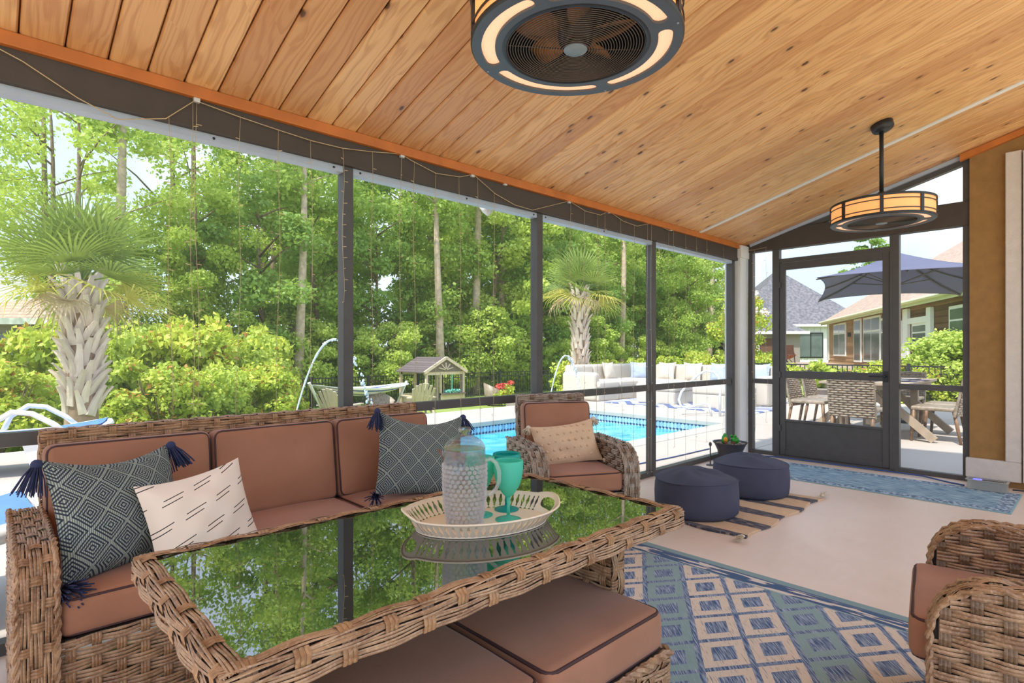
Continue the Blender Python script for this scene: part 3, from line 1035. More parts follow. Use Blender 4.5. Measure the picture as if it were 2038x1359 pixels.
def rattan_seat(name, W, D, n, label, cat, loc, rz, seed=1, cushion_over=0.0, reed='reed', stake_m='stake'):
    root = empty(name, loc, rz)
    tag(root, label, cat)
    aw, Ha, R, z0, Hb = 0.085, 0.56, 0.14, 0.035, 0.82
    mats = [reed, stake_m]
    pth = arm_path(D - 0.05, Ha, R, z0)
    yf = -D / 2
    # arms
    for s in (-1, 1):
        xo, xi = s * W / 2, s * (W / 2 - aw)
        mb = MB()

        def inside(u, v):
            z = v + z0
            if u < R and z > Ha - R:
                return (u - R) ** 2 + (z - (Ha - R)) ** 2 <= R * R
            return True
        L = D - 0.05
        for xx, sg in ((xo, s), (xi, -s)):
            if sg > 0:
                Pf = lambda u, v, xx=xx: Vector((xx, yf + u, z0 + v))
            else:
                Pf = lambda u, v, xx=xx: Vector((xx, yf + u, z0 + v))
            Nf = lambda u, v, sg=sg: Vector((sg, 0, 0))
            weave(mb, Pf, Nf, L, Ha - z0, inside, row=0.031, stake=0.06, amp=0.0055, reeds=3, seed=seed + 3)
        # edge strip along front and top
        seglen = [0.0]
        for a, b in zip(pth[:-1], pth[1:]):
            seglen.append(seglen[-1] + math.dist(a, b))
        tot = seglen[-1]

        def on(u):
            u = max(0.0, min(tot - 1e-6, u))
            for i in range(len(pth) - 1):
                if u <= seglen[i + 1]:
                    f = (u - seglen[i]) / (seglen[i + 1] - seglen[i])
                    a, b = pth[i], pth[i + 1]
                    t = ((b[0] - a[0]), (b[1] - a[1]))
                    l = math.hypot(*t)
                    return (a[0] + t[0] * f, a[1] + t[1] * f), (-t[1] / l, t[0] / l)
            return pth[-1], (0, 1)
        xa = min(xo, xi)

        def Pe(u, v):
            p, nn = on(u)
            return Vector((xa + v, yf + p[0], z0 * 0 + p[1]))

        def Ne(u, v):
            p, nn = on(u)
            return Vector((0, nn[0], nn[1]))
        weave(mb, Pe, Ne, tot, aw, None, row=0.0285, stake=0.062, amp=0.0045, reeds=4, seed=seed + 9, stake_w=0.026)
        mb.m = 0
        for xx in (xo, xi):
            twist(mb, [(xx, yf + p[0], p[1]) for p in pth], 0.0055, 0.005, 0.07)
        wv_mb = mb
        # dark core
        core = MB()
        e = 0.007
        prof = [(p[0] + (e if p[0] < R else 0), p[1] - (e if p[1] > Ha - R else 0)) for p in pth] + [(D - 0.05, z0)]
        x_a, x_b = min(xo, xi) + e, max(xo, xi) - e
        k = len(prof)
        core.add([(x_a, yf + p[0], p[1]) for p in prof] + [(x_b, yf + p[0], p[1]) for p in prof],
                 [tuple(range(k)), tuple(reversed(range(k, 2 * k)))] + [(i, i + k, (i + 1) % k + k, (i + 1) % k) for i in range(k)])
        a = core.build('arm', 'rattan_core', root)
        wv_mb.build('weave', mats, a, kind='stuff')
        MB().box(min(xo, xi) + 0.015, max(xo, xi) - 0.015, yf + 0.015, yf + 0.065, 0.0, 0.04).build('foot', 'rattan_core', root)
        MB().box(min(xo, xi) + 0.015, max(xo, xi) - 0.015, -yf - 0.07, -yf - 0.02, 0.0, 0.04).build('foot', 'rattan_core', root)
    # back
    wi = W - 2 * aw
    bt = 0.06
    yb0 = D / 2 - bt
    lean = 0.05
    mb = MB()

    def backP(yoff):
        return lambda u, v: Vector((-wi / 2 + u, yb0 + yoff + lean * (v / (Hb - 0.06)), 0.06 + v))
    weave(mb, backP(0.0), lambda u, v: Vector((0, -1, 0)), wi, Hb - 0.06, None, row=0.032, stake=0.062, reeds=3, seed=seed + 20)
    weave(mb, backP(bt), lambda u, v: Vector((0, 1, 0)), wi, Hb - 0.06, None, row=0.032, stake=0.062, reeds=3, seed=seed + 21)
    Pt = lambda u, v: Vector((-wi / 2 + u, yb0 + lean + v, Hb))
    weave(mb, Pt, lambda u, v: Vector((0, 0, 1)), wi, bt, None, row=0.03, stake=0.062, reeds=4, seed=seed + 22, amp=0.004)
    for sx in (-1, 1):
        Ps = lambda u, v, sx=sx: Vector((sx * wi / 2, yb0 + lean * (u / (Hb - 0.06)) + v, 0.06 + u))
        weave(mb, Ps, lambda u, v, sx=sx: Vector((sx, 0, 0)), Hb - 0.06, bt, None, row=0.03, stake=0.062, reeds=4, seed=seed + 23, amp=0.004)
    wv_mb = mb
    e = 0.007
    core = MB()
    core.add([(-wi / 2 + e, yb0 + e, 0.06), (wi / 2 - e, yb0 + e, 0.06), (wi / 2 - e, yb0 + bt - e, 0.06), (-wi / 2 + e, yb0 + bt - e, 0.06),
              (-wi / 2 + e, yb0 + lean + e, Hb - e), (wi / 2 - e, yb0 + lean + e, Hb - e), (wi / 2 - e, yb0 + lean + bt - e, Hb - e), (-wi / 2 + e, yb0 + lean + bt - e, Hb - e)],
             [(3, 2, 1, 0), (4, 5, 6, 7), (0, 1, 5, 4), (1, 2, 6, 5), (2, 3, 7, 6), (3, 0, 4, 7)])
    bk = core.build('backrest', 'rattan_core', root)
    wv_mb.build('weave', mats, bk, kind='stuff')
    # front skirt and seat deck
    mb = MB()
    weave(mb, lambda u, v: Vector((-wi / 2 + u, yf + 0.02, 0.05 + v)), lambda u, v: Vector((0, -1, 0)), wi, 0.255, None, row=0.03, stake=0.06, reeds=3, seed=seed + 30)
    sd_ = MB().box(-wi / 2, wi / 2, yf + 0.03, yb0, 0.285, 0.305).build('seat_deck', 'rattan_core', root)
    mb.build('skirt_weave', mats, sd_, kind='stuff')
    # cushions
    cw_ = wi / n
    for i in range(n):
        xc = -wi / 2 + cw_ * (i + 0.5)
        dd = yb0 - yf - 0.005 + cushion_over
        cushion('seat_cushion', cw_ - 0.006, dd, 0.115, root, (xc, yb0 - dd / 2, 0.3675), r=0.03, puff=0.012, seed=seed + i)
        cushion('back_cushion', cw_ - 0.006, 0.37, 0.105, root, (xc, yb0 - 0.042, 0.595), (math.radians(82), 0, 0), r=0.03, puff=0.014, seed=seed + 10 + i)
    return root


SOFA_W, SOFA_D = 1.77, 0.68
sofa = rattan_seat('rattan_sofa', SOFA_W, SOFA_D, 3, 'long woven rattan sofa with three brown seats along the screen wall', 'sofa', (0.945, 1.96 + SOFA_D / 2, 0), 0, 100, stake_m='stake_tan')
ch1 = rattan_seat('rattan_armchair', 0.63, 0.62, 1, 'rattan armchair beside the pool with a beige pillow on it', 'armchair', (2.587, 2.252, 0), math.radians(-28), 200, reed='reed_gray')
ch2 = rattan_seat('rattan_armchair', 0.66, 0.64, 1, 'near rattan armchair at the lower right edge with an empty brown seat', 'armchair', (2.045, 0.035, 0), math.radians(190), 300, 0.05)

# ---- coffee table
TX0, TX1, TY0, TY1, TZ = 0.235, 1.46, 0.83, 1.46, 0.66
tb = tag(empty('coffee_table', (TX0, TY0, 0)), 'long rattan coffee table with a dark mirror-like glass top', 'table')
TL, TW = TX1 - TX0, TY1 - TY0
fwid, fh = 0.038, 0.052
MB().box(fwid - 0.008, TL - fwid + 0.008, fwid - 0.008, TW - fwid + 0.008, TZ - 0.012, TZ - 0.003).build('glass_top', 'table_glass', tb)
mats = ['reed', 'stake_tan']
mb = MB()
Z = Vector((0, 0, 1))
rim = [((0, 0), (TL, 0), (0, -1)), ((TL, 0), (TL, TW), (1, 0)), ((TL, TW), (0, TW), (0, 1)), ((0, TW), (0, 0), (-1, 0))]
for k, (a, b, n) in enumerate(rim):
    A, B = Vector((a[0], a[1], 0)), Vector((b[0], b[1], 0))
    U = (B - A).normalized()
    nn = Vector((n[0], n[1], 0))
    L = (B - A).length
    # rounded rim: outside face and top joined in one curved strip
    sh = 0.016

    def Pr(u, v, A=A, U=U, nn=nn):
        base = A + U * u
        if v < fh - sh:
            return base + nn * 0.0 + Z * (TZ - fh + v)
        if v < fh + sh * 0.57:
            t = (v - (fh - sh)) / (sh * 1.57) * PI / 2
            return base - nn * (sh - sh * math.cos(t)) + Z * (TZ - sh + sh * math.sin(t))
        return base - nn * (v - fh - sh * 0.57 + sh) + Z * TZ

    def Nr(u, v, nn=nn):
        if v < fh - sh:
            return nn
        if v < fh + sh * 0.57:
            t = (v - (fh - sh)) / (sh * 1.57) * PI / 2
            return nn * math.cos(t) + Z * math.sin(t)
        return Z
    weave(mb, Pr, Nr, L, fh + fwid - 0.008, None, row=0.0275, stake=0.075, amp=0.0032, reeds=5, seed=400 + k, stake_w=0.026, sub=4)
wv_mb = mb
core = MB()
e = 0.008
for x0, x1, y0, y1 in ((e, TL - e, e, fwid), (e, TL - e, TW - fwid, TW - e), (e, fwid, fwid, TW - fwid), (TL - fwid, TL - e, fwid, TW - fwid)):
    core.box(x0, x1, y0, y1, TZ - fh + 0.002, TZ - 0.007)
rm_ = core.build('rim', 'rattan_core', tb)
wv_mb.build('weave', mats, rm_, kind='stuff')
for xc in (0.125, TL - 0.125):
    mb = MB()
    y0, y1 = 0.14, TW - 0.12
    hh = TZ - fh
    for sg in (-1, 1):
        weave(mb, lambda u, v, sg=sg: Vector((xc + sg * 0.03, y0 + u, 0.02 + v)), lambda u, v, sg=sg: Vector((sg, 0, 0)), y1 - y0, hh - 0.02, None, row=0.03, stake=0.06, reeds=3, seed=440)
        yy = y0 if sg < 0 else y1
        weave(mb, lambda u, v, yy=yy: Vector((xc - 0.03 + v, yy, 0.02 + u)), lambda u, v, sg=sg: Vector((0, sg, 0)), hh - 0.02, 0.06, None, row=0.03, stake=0.05, reeds=3, seed=441)
    lg = MB().box(xc - 0.024, xc + 0.024, y0 + 0.006, y1 - 0.006, 0.0, hh).build('leg_panel', 'rattan_core', tb)
    mb.build('weave', mats, lg, kind='stuff')

# ---- ottomans
for k, (x0, lab) in enumerate(((0.873, 'brown cushioned rattan ottoman under the right half of the table'), (0.405, 'brown cushioned rattan ottoman under the table, left of the other one'))):
    W_ = 0.455
    ot = tag(empty('rattan_ottoman', (x0 + W_ / 2, 0.81 + W_ / 2, 0)), lab, 'ottoman', 'ottomans under the table')
    mb = MB()
    bw = W_ / 2 + 0.008
    for U, V0, n in (((1, 0), (-bw, -bw), (0, -1)), ((0, 1), (bw, -bw), (1, 0)), ((-1, 0), (bw, bw), (0, 1)), ((0, -1), (-bw, bw), (-1, 0))):
        weave(mb, lambda u, v, U=U, V0=V0: Vector((V0[0] + U[0] * u, V0[1] + U[1] * u, 0.02 + v)), lambda u, v, n=n: Vector((n[0], n[1], 0)), 2 * bw, 0.285, None, row=0.03, stake=0.06, reeds=3, seed=500 + k)
    twist(mb, [(-bw, -bw, 0.305), (bw, -bw, 0.305), (bw, bw, 0.305), (-bw, bw, 0.305), (-bw, -bw, 0.305)], 0.008, 0.006, 0.06)
    b_ = MB().box(-bw + 0.008, bw - 0.008, -bw + 0.008, bw - 0.008, 0.0, 0.31).build('base', 'rattan_core', ot)
    mb.build('weave', mats, b_, kind='stuff')
    cushion('cushion', W_, W_, 0.11, ot, (0, 0, 0.365), r=0.028, puff=0.014, seed=520 + k)


# =================================================================== PILLOWS
def tassel(name, parent, loc, length=0.11, rad=0.03, mat='navy_dark', seed=0, tilt=(0, 0), n=46):
    rg = random.Random(seed)
    mb = MB()
    mb.ball((0, 0, -0.012), 0.016, 8, 6)
    for i in range(n):
        a = rg.random() * 2 * PI
        rr = rad * math.sqrt(rg.random())
        L = length * rg.uniform(0.82, 1.05)
        p0 = Vector((0.010 * math.cos(a), 0.010 * math.sin(a), -0.018))
        p1 = Vector((rr * 0.8 * math.cos(a), rr * 0.8 * math.sin(a), -0.018 - L * 0.4))
        p2 = Vector((rr * 1.25 * math.cos(a) + tilt[0] * 0.3, rr * 1.25 * math.sin(a) + tilt[1] * 0.3, -0.018 - L))
        mb.tube([p0, p1, p2], 0.0021, 4)
    o = mb.build(name, mat, parent, smooth=True)
    o.matrix_local = Matrix.Translation(loc)
    return o


def pillow(name, w, h, T, centre, U, V, mats, label, seed=0, sag=0.0, n=22):
    U = Vector(U).normalized()
    V = Vector(V)
    V = (V - U * V.dot(U)).normalized()
    Nn = U.cross(V)
    rg = random.Random(seed)
    ph = [rg.random() * 6 for _ in range(6)]
    mb = MB()
    uvs = []

    def shape(i, j, sg):
        a, b = i * 2 / n - 1, j * 2 / n - 1
        pin = 0.07
        x = a * (1 - pin * (1 - b * b)) * w / 2
        y = b * (1 - pin * (1 - a * a)) * h / 2
        t = (max(0, 1 - abs(a) ** 2.4) ** 0.62) * (max(0, 1 - abs(b) ** 2.4) ** 0.62)
        z = T / 2 * t * sg
        wr = 0.006 * math.sin(a * 4 + ph[0] + b * 3) * math.sin(b * 5 + ph[1]) + 0.004 * math.sin(a * 9 + ph[2]) * math.cos(b * 7 + ph[3])
        z += wr * min(1, t * 2.0)
        y -= sag * (1 - a * a) * max(0, b) ** 2
        z += 0.010 * math.sin(a * 2.2 + ph[4]) * (1 - t)
        return (x, y, z)
    for sg in (1, -1):
        vs_, fs = [], []
        for j in range(n + 1):
            for i in range(n + 1):
                vs_.append(shape(i, j, sg))
                uvs.append(((i / n - 0.5) * w, (j / n - 0.5) * h))
        for j in range(n):
            for i in range(n):
                k = j * (n + 1) + i
                f = (k, k + 1, k + n + 2, k + n + 1)
                fs.append(f if sg > 0 else tuple(reversed(f)))
        mb.m = 0 if sg > 0 else 1
        mb.add(vs_, fs)
    mb.uvs = uvs
    root = empty(name)
    M_ = Matrix((U, V, Nn)).transposed().to_4x4()
    M_.translation = Vector(centre)
    cov = mb.build('cover', mats, root, smooth=True)
    root.matrix_world = M_
    tag(root, label, 'pillow')
    root['corner_fn'] = 0
    del root['corner_fn']
    return root, M_, (w, h)


def corner_tassels(root, M_, wh, corners, mat, length, rad, seed=0):
    inv = M_.to_3x3().inverted()
    for k, (sx, sy, dr) in enumerate(corners):
        mb_loc = Vector((sx * wh[0] / 2, sy * wh[1] / 2, 0.0))
        t = tassel('tassel', root, (0, 0, 0), length, rad, mat, seed + k)
        # hang along world direction dr
        d = Vector(dr).normalized()
        q = Vector((0, 0, -1)).rotation_difference(d).to_matrix()
        L = (inv @ q).to_4x4()
        L.translation = mb_loc
        t.matrix_local = L


p1, M1, wh1 = pillow('throw_pillow', 0.41, 0.38, 0.17, (0.325, 2.20, 0.60), (0.9, 0.40, -0.02), (-0.05, 0.34, 0.94), ['diamond', 'navy'],
                     'navy diamond-patterned tasselled pillow against the left arm of the sofa', 11, 0.03)
corner_tassels(p1, M1, wh1, ((-1, 1, (-0.25, -0.2, -1)), (1, 1, (0.45, -0.25, -1)), (-1, -1, (0.35, -1.0, 0.10)),), 'navy', 0.085, 0.034, 31)
p2, M2, wh2 = pillow('throw_pillow', 0.34, 0.32, 0.14, (0.535, 2.095, 0.55), (0.93, 0.22, 0.10), (-0.10, 0.30, 0.93), ['dash', 'cream_fabric'],
                     'white pillow with short black dashes on the sofa', 12, 0.01)
p3, M3, wh3 = pillow('throw_pillow', 0.44, 0.40, 0.17, (1.525, 2.25, 0.62), (0.94, -0.24, -0.12), (0.17, 0.28, 0.93), ['diamond', 'navy'],
                     'navy diamond-patterned tasselled pillow at the right end of the sofa', 13, 0.05)
corner_tassels(p3, M3, wh3, ((-1, 1, (-0.35, -0.35, -0.9)), (-1, -1, (-0.5, -0.8, 0.08)), (1, 1, (0.3, 0, -1))), 'navy', 0.085, 0.034, 41)
cm = Matrix.Translation((2.587, 2.252, 0)) @ Matrix.Rotation(math.radians(-28), 4, 'Z')
pc = cm @ Vector((0.0, 0.02, 0.545))
pu = (cm.to_3x3() @ Vector((1, 0.0, 0.10)))
pv = (cm.to_3x3() @ Vector((0, 0.42, 0.90)))
p4, M4, wh4 = pillow('lumbar_pillow', 0.42, 0.27, 0.14, pc, pu, pv, ['beige_knit', 'beige_knit'], 'beige lumbar pillow with raised dots on the poolside armchair', 14, 0.015)
corner_tassels(p4, M4, wh4, ((-1, 1, (-0.6, -0.2, -0.5)), (1, 1, (0.6, 0, -0.6)), (-1, -1, (-0.3, -0.5, -0.5)), (1, -1, (0.6, -0.4, -0.3))), 'cream_yarn', 0.035, 0.022, 51)
dots = MB()
rg = random.Random(5)
for j in range(5):
    for i in range(8):
        a = -0.85 + 1.7 * (i + (0.5 if j % 2 else 0.0)) / 8
        b = -0.75 + 1.5 * j / 4
        t = (max(0, 1 - abs(a) ** 2.4) ** 0.62) * (max(0, 1 - abs(b) ** 2.4) ** 0.62)
        dots.ball((a * 0.20, b * 0.125, 0.07 * t + 0.001), 0.0085, 8, 5)
dots.build('raised_dots', 'beige_knit', p4, smooth=True, kind='stuff')

# =================================================================== POUFS
def pouf(loc, label, seed):
    rg = random.Random(seed)
    root = tag(empty('pouf', loc, rg.random() * 6), label, 'pouf', 'slate blue poufs')
    n = 48
    R = 0.275
    prof = [(R * 0.92, 0.0), (R * 0.985, 0.02), (R, 0.07), (R * 1.005, 0.13), (R * 0.995, 0.19), (R * 0.975, 0.232)]
    mb = MB()
    vs_, fs = [], []
    for i, (r, z) in enumerate(prof):
        for k in range(n):
            a = 2 * PI * k / n
            rr = r * (1 + 0.010 * math.sin(a * 3 + seed) + 0.006 * math.sin(a * 7 + i * 1.3 + seed))
            vs_.append((rr * math.cos(a), rr * math.sin(a), z + 0.006 * math.sin(2 * a + seed) * (i / 5)))
    for i in range(len(prof) - 1):
        for k in range(n):
            l = (k + 1) % n
            fs.append((i * n + k, i * n + l, (i + 1) * n + l, (i + 1) * n + k))
    fs.append(tuple(reversed(range(n))))
    mb.add(vs_, fs)
    mb.build('side_cover', 'pouf', root, smooth=True)
    mb = MB()
    m = 12
    vs_, fs = [], []
    for i in range(m + 1):
        f = i / m
        for k in range(n):
            a = 2 * PI * k / n
            r = R * 0.975 * (1 - f) * (1 + 0.010 * math.sin(a * 3 + seed) * (1 - f))
            z = 0.232 + 0.006 * math.sin(2 * a + seed) * (1 - f) + 0.055 * (1 - (1 - f) ** 2.2)
            z += 0.010 * math.sin(a * 2 + seed * 2 + f * 3) * math.sin(f * PI) + 0.006 * math.sin(a * 5 + f * 6) * math.sin(f * PI)
            vs_.append((r * math.cos(a), r * math.sin(a), z))
    for i in range(m):
        for k in range(n):
            l = (k + 1) % n
            fs.append((i * n + k, i * n + l, (i + 1) * n + l, (i + 1) * n + k))
    mb.add(vs_, fs)
    mb.build('top_cover', 'pouf', root, smooth=True)
    mb = MB()
    mb.tube([(R * 0.98 * (1 + 0.010 * math.sin(2 * PI * k / n * 3 + seed)) * math.cos(2 * PI * k / n), R * 0.98 * (1 + 0.010 * math.sin(2 * PI * k / n * 3 + seed)) * math.sin(2 * PI * k / n), 0.232 + 0.006 * math.sin(4 * PI * k / n + seed)) for k in range(n)], 0.004, 5, closed=True)
    mb.build('seam', 'pouf', root, smooth=True)
    mb = MB()
    mb.tube([(R * 1.005, 0.0, 0.15), (R * 1.05, 0.0, 0.14), (R * 1.05, 0.0, 0.09), (R * 1.005, 0.0, 0.08)], 0.008, 6)
    mb.build('handle_loop', 'pouf', root, smooth=True)
    return root


pouf((3.55, 1.93, 0.012), 'slate blue round pouf nearest the table', 1)
pouf((4.34, 1.90, 0.012), 'slate blue round pouf nearest the corner column', 4)

# =================================================================== RUGS
def rug(name, x0, x1, y0, y1, th, mat, label, wave=0.0, local=False, nu=40, nv=20):
    mb = MB()
    cx, cy = ((x0 + x1) / 2, (y0 + y1) / 2) if local else (0, 0)

    def fn(u, v):
        x, y = x0 + (x1 - x0) * u, y0 + (y1 - y0) * v
        if wave:
            y += wave * math.sin(u * 17) * abs(v - 0.5) * 2 * 0.5
            x += wave * math.sin(v * 11 + 1) * abs(u - 0.5) * 2 * 0.5
        z = th + (wave * 0.12 * (1 + math.sin(u * 23 + v * 5)) if wave else 0)
        return (x - cx, y - cy, z)
    mb.grid(fn, nu, nv)
    mb.grid(lambda u, v: (lambda p: (p[0], p[1], 0.001))(fn(u, v)), nu, nv, flip=True)
    m = (nu + 1) * (nv + 1)
    b = [i for i in range(nu + 1)] + [(nu + 1) * j + nu for j in range(1, nv + 1)] + [(nu + 1) * nv + i for i in range(nu - 1, -1, -1)] + [(nu + 1) * j for j in range(nv - 1, 0, -1)]
    for i in range(len(b)):
        a, c = b[i], b[(i + 1) % len(b)]
        mb.f.append((a, a + m, c + m, c))
        mb.mi.append(0)
    o = mb.build(name, mat, loc=(cx, cy, 0))
    tag(o, label, 'rug')
    return o


rug('area_rug', 0.36, 2.78, -1.0, 2.0, 0.008, 'rug', 'large blue and cream diamond-lattice rug under the table')
sr = empty('striped_rug', (3.9, 1.83, 0))
tag(sr, 'tan rug with dark stripes and tassels under the two poufs', 'rug')
o = rug('rug_cloth', 3.25, 4.54, 1.47, 2.22, 0.008, 'stripe', '', 0.03, True)
del o['label']
del o['category']
o.parent = sr
o.location = (0, 0, 0)
for k, (x, y) in enumerate(((-0.66, -0.37), (0.66, -0.37), (0.66, 0.37), (-0.66, 0.37))):
    t = tassel('tassel', sr, (x, y, 0.02), 0.07, 0.03, 'cream_yarn', 70 + k, n=30)
    sg = 1 if x > 0 else -1
    t.matrix_local = Matrix.Translation((x, y, 0.026)) @ Matrix.Rotation(-sg * PI / 2 * 1.0, 4, 'Y') @ Matrix.Scale(0.6, 4, (1, 0, 0))
rug('runner_rug', 5.06, 5.80, 0.44, 2.56, 0.007, 'runner', 'light blue runner rug in front of the screen door', 0.0, True)

# =================================================================== TRAY, PITCHER, GOBLETS
def make_tray(loc, rz):
    root = tag(empty('serving_tray', loc, rz), 'oval cream serving tray with a pierced rim on the glass table', 'tray')
    a0, b0, a1, b1, H_ = 0.178, 0.118, 0.212, 0.152, 0.040
    th = 0.0018
    n = 72

    def E(t, f, out=0.0):
        a = a0 + (a1 - a0) * f + out
        b = b0 + (b1 - b0) * f + out
        bump_ = 0.012 * max(0, abs(math.cos(t)) - 0.90) / 0.10 * f
        return Vector((a * math.cos(t), b * math.sin(t), 0.002 + H_ * f + bump_))
    mb = MB()
    for z, fl_ in ((0.0035, False), (0.0, True)):
        ring = [(E(2 * PI * k / n, 0).x, E(2 * PI * k / n, 0).y, z) for k in range(n)]
        f = tuple(range(n))
        mb.add(ring, [f if not fl_ else tuple(reversed(f))])
    k0 = len(mb.v) - 2 * n
    for k in range(n):
        l = (k + 1) % n
        mb.f.append((k + n, l + n, l, k))
        mb.mi.append(0)
    mb.build('tray_base', 'tray', root)
    # pierced wall: unit pattern in (s, f)
    out = [(0, 0), (1, 0), (1, 1), (0, 1)]

    def hole():
        pts = []
        m = 22
        for i in range(m):
            t = 2 * PI * i / m
            y = 0.5 + 0.36 * math.sin(t)
            yy = abs(math.sin(t))
            w = 0.16 + 0.17 * max(0, 1 - (yy / 0.42) ** 2) if yy < 0.42 else 0.12 + 0.06 * math.sin((yy - 0.42) / 0.58 * PI)
            if yy > 0.985:
                w = 0.0
            pts.append((0.5 + w * (1 if math.cos(t) > 0 else -1) * (abs(math.cos(t)) ** 0.25), y))
        return pts
    v2, f2 = fill2d(out, [hole()])
    vp, fp = fill2d(out, [[(0.5 + 0.06 * math.cos(2 * PI * i / 8), 0.5 + 0.04 * math.sin(2 * PI * i / 8)) for i in range(8)]])
    hh = []
    m = 28
    for i in range(m):
        t = 2 * PI * i / m
        c_, s_ = math.cos(t), math.sin(t)
        hh.append((0.5 + 0.40 * (abs(c_) ** 0.6) * (1 if c_ > 0 else -1), 0.52 + 0.27 * (abs(s_) ** 0.7) * (1 if s_ > 0 else -1)))
    oh = [(i / 10, 0) for i in range(11)] + [(i / 10, 1) for i in range(10, -1, -1)]
    v3, f3 = fill2d(oh, [hh])
    wall = MB()

    def put(v2, f2, t0, t1):
        for o_, fl_ in ((0.0, False), (-th, True)):
            vs_ = [E(t0 + (t1 - t0) * s_, f_, o_) for s_, f_ in v2]
            wall.add(vs_, [tuple(reversed(f)) if fl_ else f for f in f2])
    hs = math.radians(19)
    put(v3, f3, -hs, hs)
    put(v3, f3, PI - hs, PI + hs)
    cnt = 26
    for base in (hs, PI + hs):
        span = PI - 2 * hs
        for i in range(cnt):
            put(v2, f2, base + span * i / cnt, base + span * (i + 1) / cnt)
    wl_ = wall.build('pierced_rim', 'tray', root)
    lip = MB()
    lip.tube([E(2 * PI * k / n, 1.0) for k in range(n)], 0.0028, 6, closed=True)
    lip.build('rim_lip', 'tray', root, smooth=True)
    return root


make_tray((0.955, 1.125, TZ - 0.002), math.radians(-20))

TZ2 = TZ + 0.0018
pt = tag(empty('pitcher', (0.893, 1.124, TZ2), math.radians(-41)), 'clear hobnail pitcher with a lid on the tray', 'pitcher')
po = [(0.037, 0.0), (0.041, 0.004), (0.046, 0.03), (0.051, 0.07), (0.0535, 0.11), (0.054, 0.14), (0.0535, 0.165), (0.053, 0.198)]
mb = MB()
pin = [(max(r - 0.003, 0.001), max(z, 0.006)) for r, z in reversed(po)]
mb.lathe(po + pin, 40)
mb.build('body', 'acrylic', pt, smooth=True)
mb = MB()
rows = 14
for j in range(rows):
    z = 0.012 + j * 0.0112
    # radius at z
    for (r0, z0_), (r1, z1_) in zip(po[:-1], po[1:]):
        if z0_ <= z <= z1_:
            r = r0 + (r1 - r0) * (z - z0_) / (z1_ - z0_)
    for i in range(24):
        a = 2 * PI * (i + (0.5 if j % 2 else 0)) / 24
        mb.ball((r * math.cos(a), r * math.sin(a), z), 0.0056, 8, 6)
mb.build('hobnails', 'hobnail', pt, smooth=True, kind='stuff')
mb = MB()
mb.add([(-0.052, -0.012, 0.196), (-0.052, 0.012, 0.196), (-0.072, 0.0, 0.199), (-0.052, 0.0, 0.165), (-0.0525, -0.007, 0.18), (-0.0525, 0.007, 0.18)], [(0, 4, 2), (1, 2, 5), (4, 3, 2), (5, 2, 3)])
mb.build('spout', 'acrylic', pt, smooth=True)
mb = MB()
mb.lathe([(0.0525, 0.200), (0.053, 0.203), (0.047, 0.214), (0.034, 0.226), (0.018, 0.233), (0.010, 0.235)], 36, cap0=True, cap1=False)
ld = mb.build('lid', 'acrylic', pt, smooth=True)
MB().lathe([(0.009, 0.233), (0.008, 0.239), (0.015, 0.241), (0.016, 0.250), (0.014, 0.253), (0.002, 0.253)], 20).build('lid_knob', 'acrylic', ld, smooth=True)
mb = MB()
hp = [(0.051, 0.168), (0.066, 0.172), (0.080, 0.162), (0.088, 0.140), (0.088, 0.115), (0.080, 0.094), (0.066, 0.082), (0.050, 0.078)]
mb.tube([(x, 0, z) for x, z in hp], 0.0052, 10)
mb.build('handle', 'hobnail', pt, smooth=True)


def goblet(loc, mat, label):
    g = tag(empty('goblet', loc), label, 'goblet', 'teal goblets on the tray')
    MB().lathe([(0.034, 0.0), (0.0345, 0.002), (0.02, 0.006), (0.007, 0.010), (0.0045, 0.014)], 32).build('foot', mat, g, smooth=True)
    MB().lathe([(0.0045, 0.012), (0.0042, 0.04), (0.005, 0.058), (0.007, 0.064)], 16).build('stem', mat, g, smooth=True)
    o_ = [(0.006, 0.060), (0.016, 0.070), (0.028, 0.088), (0.0365, 0.112), (0.0395, 0.135), (0.0395, 0.152), (0.0388, 0.158)]
    i_ = [(r - 0.0016, z + 0.001) for r, z in reversed(o_[1:])] + [(0.002, 0.066)]
    MB().lathe(o_ + i_, 36, cap0=False).build('bowl', mat, g, smooth=True)
    return g


goblet((1.012, 1.088, TZ2), 'teal', 'pale teal goblet nearest the front of the tray')
goblet((1.075, 1.163, TZ2), 'teal2', 'deeper teal goblet at the back of the tray')
goblet((0.985, 1.172, TZ2), 'teal', 'pale teal goblet half hidden behind the clear pitcher')


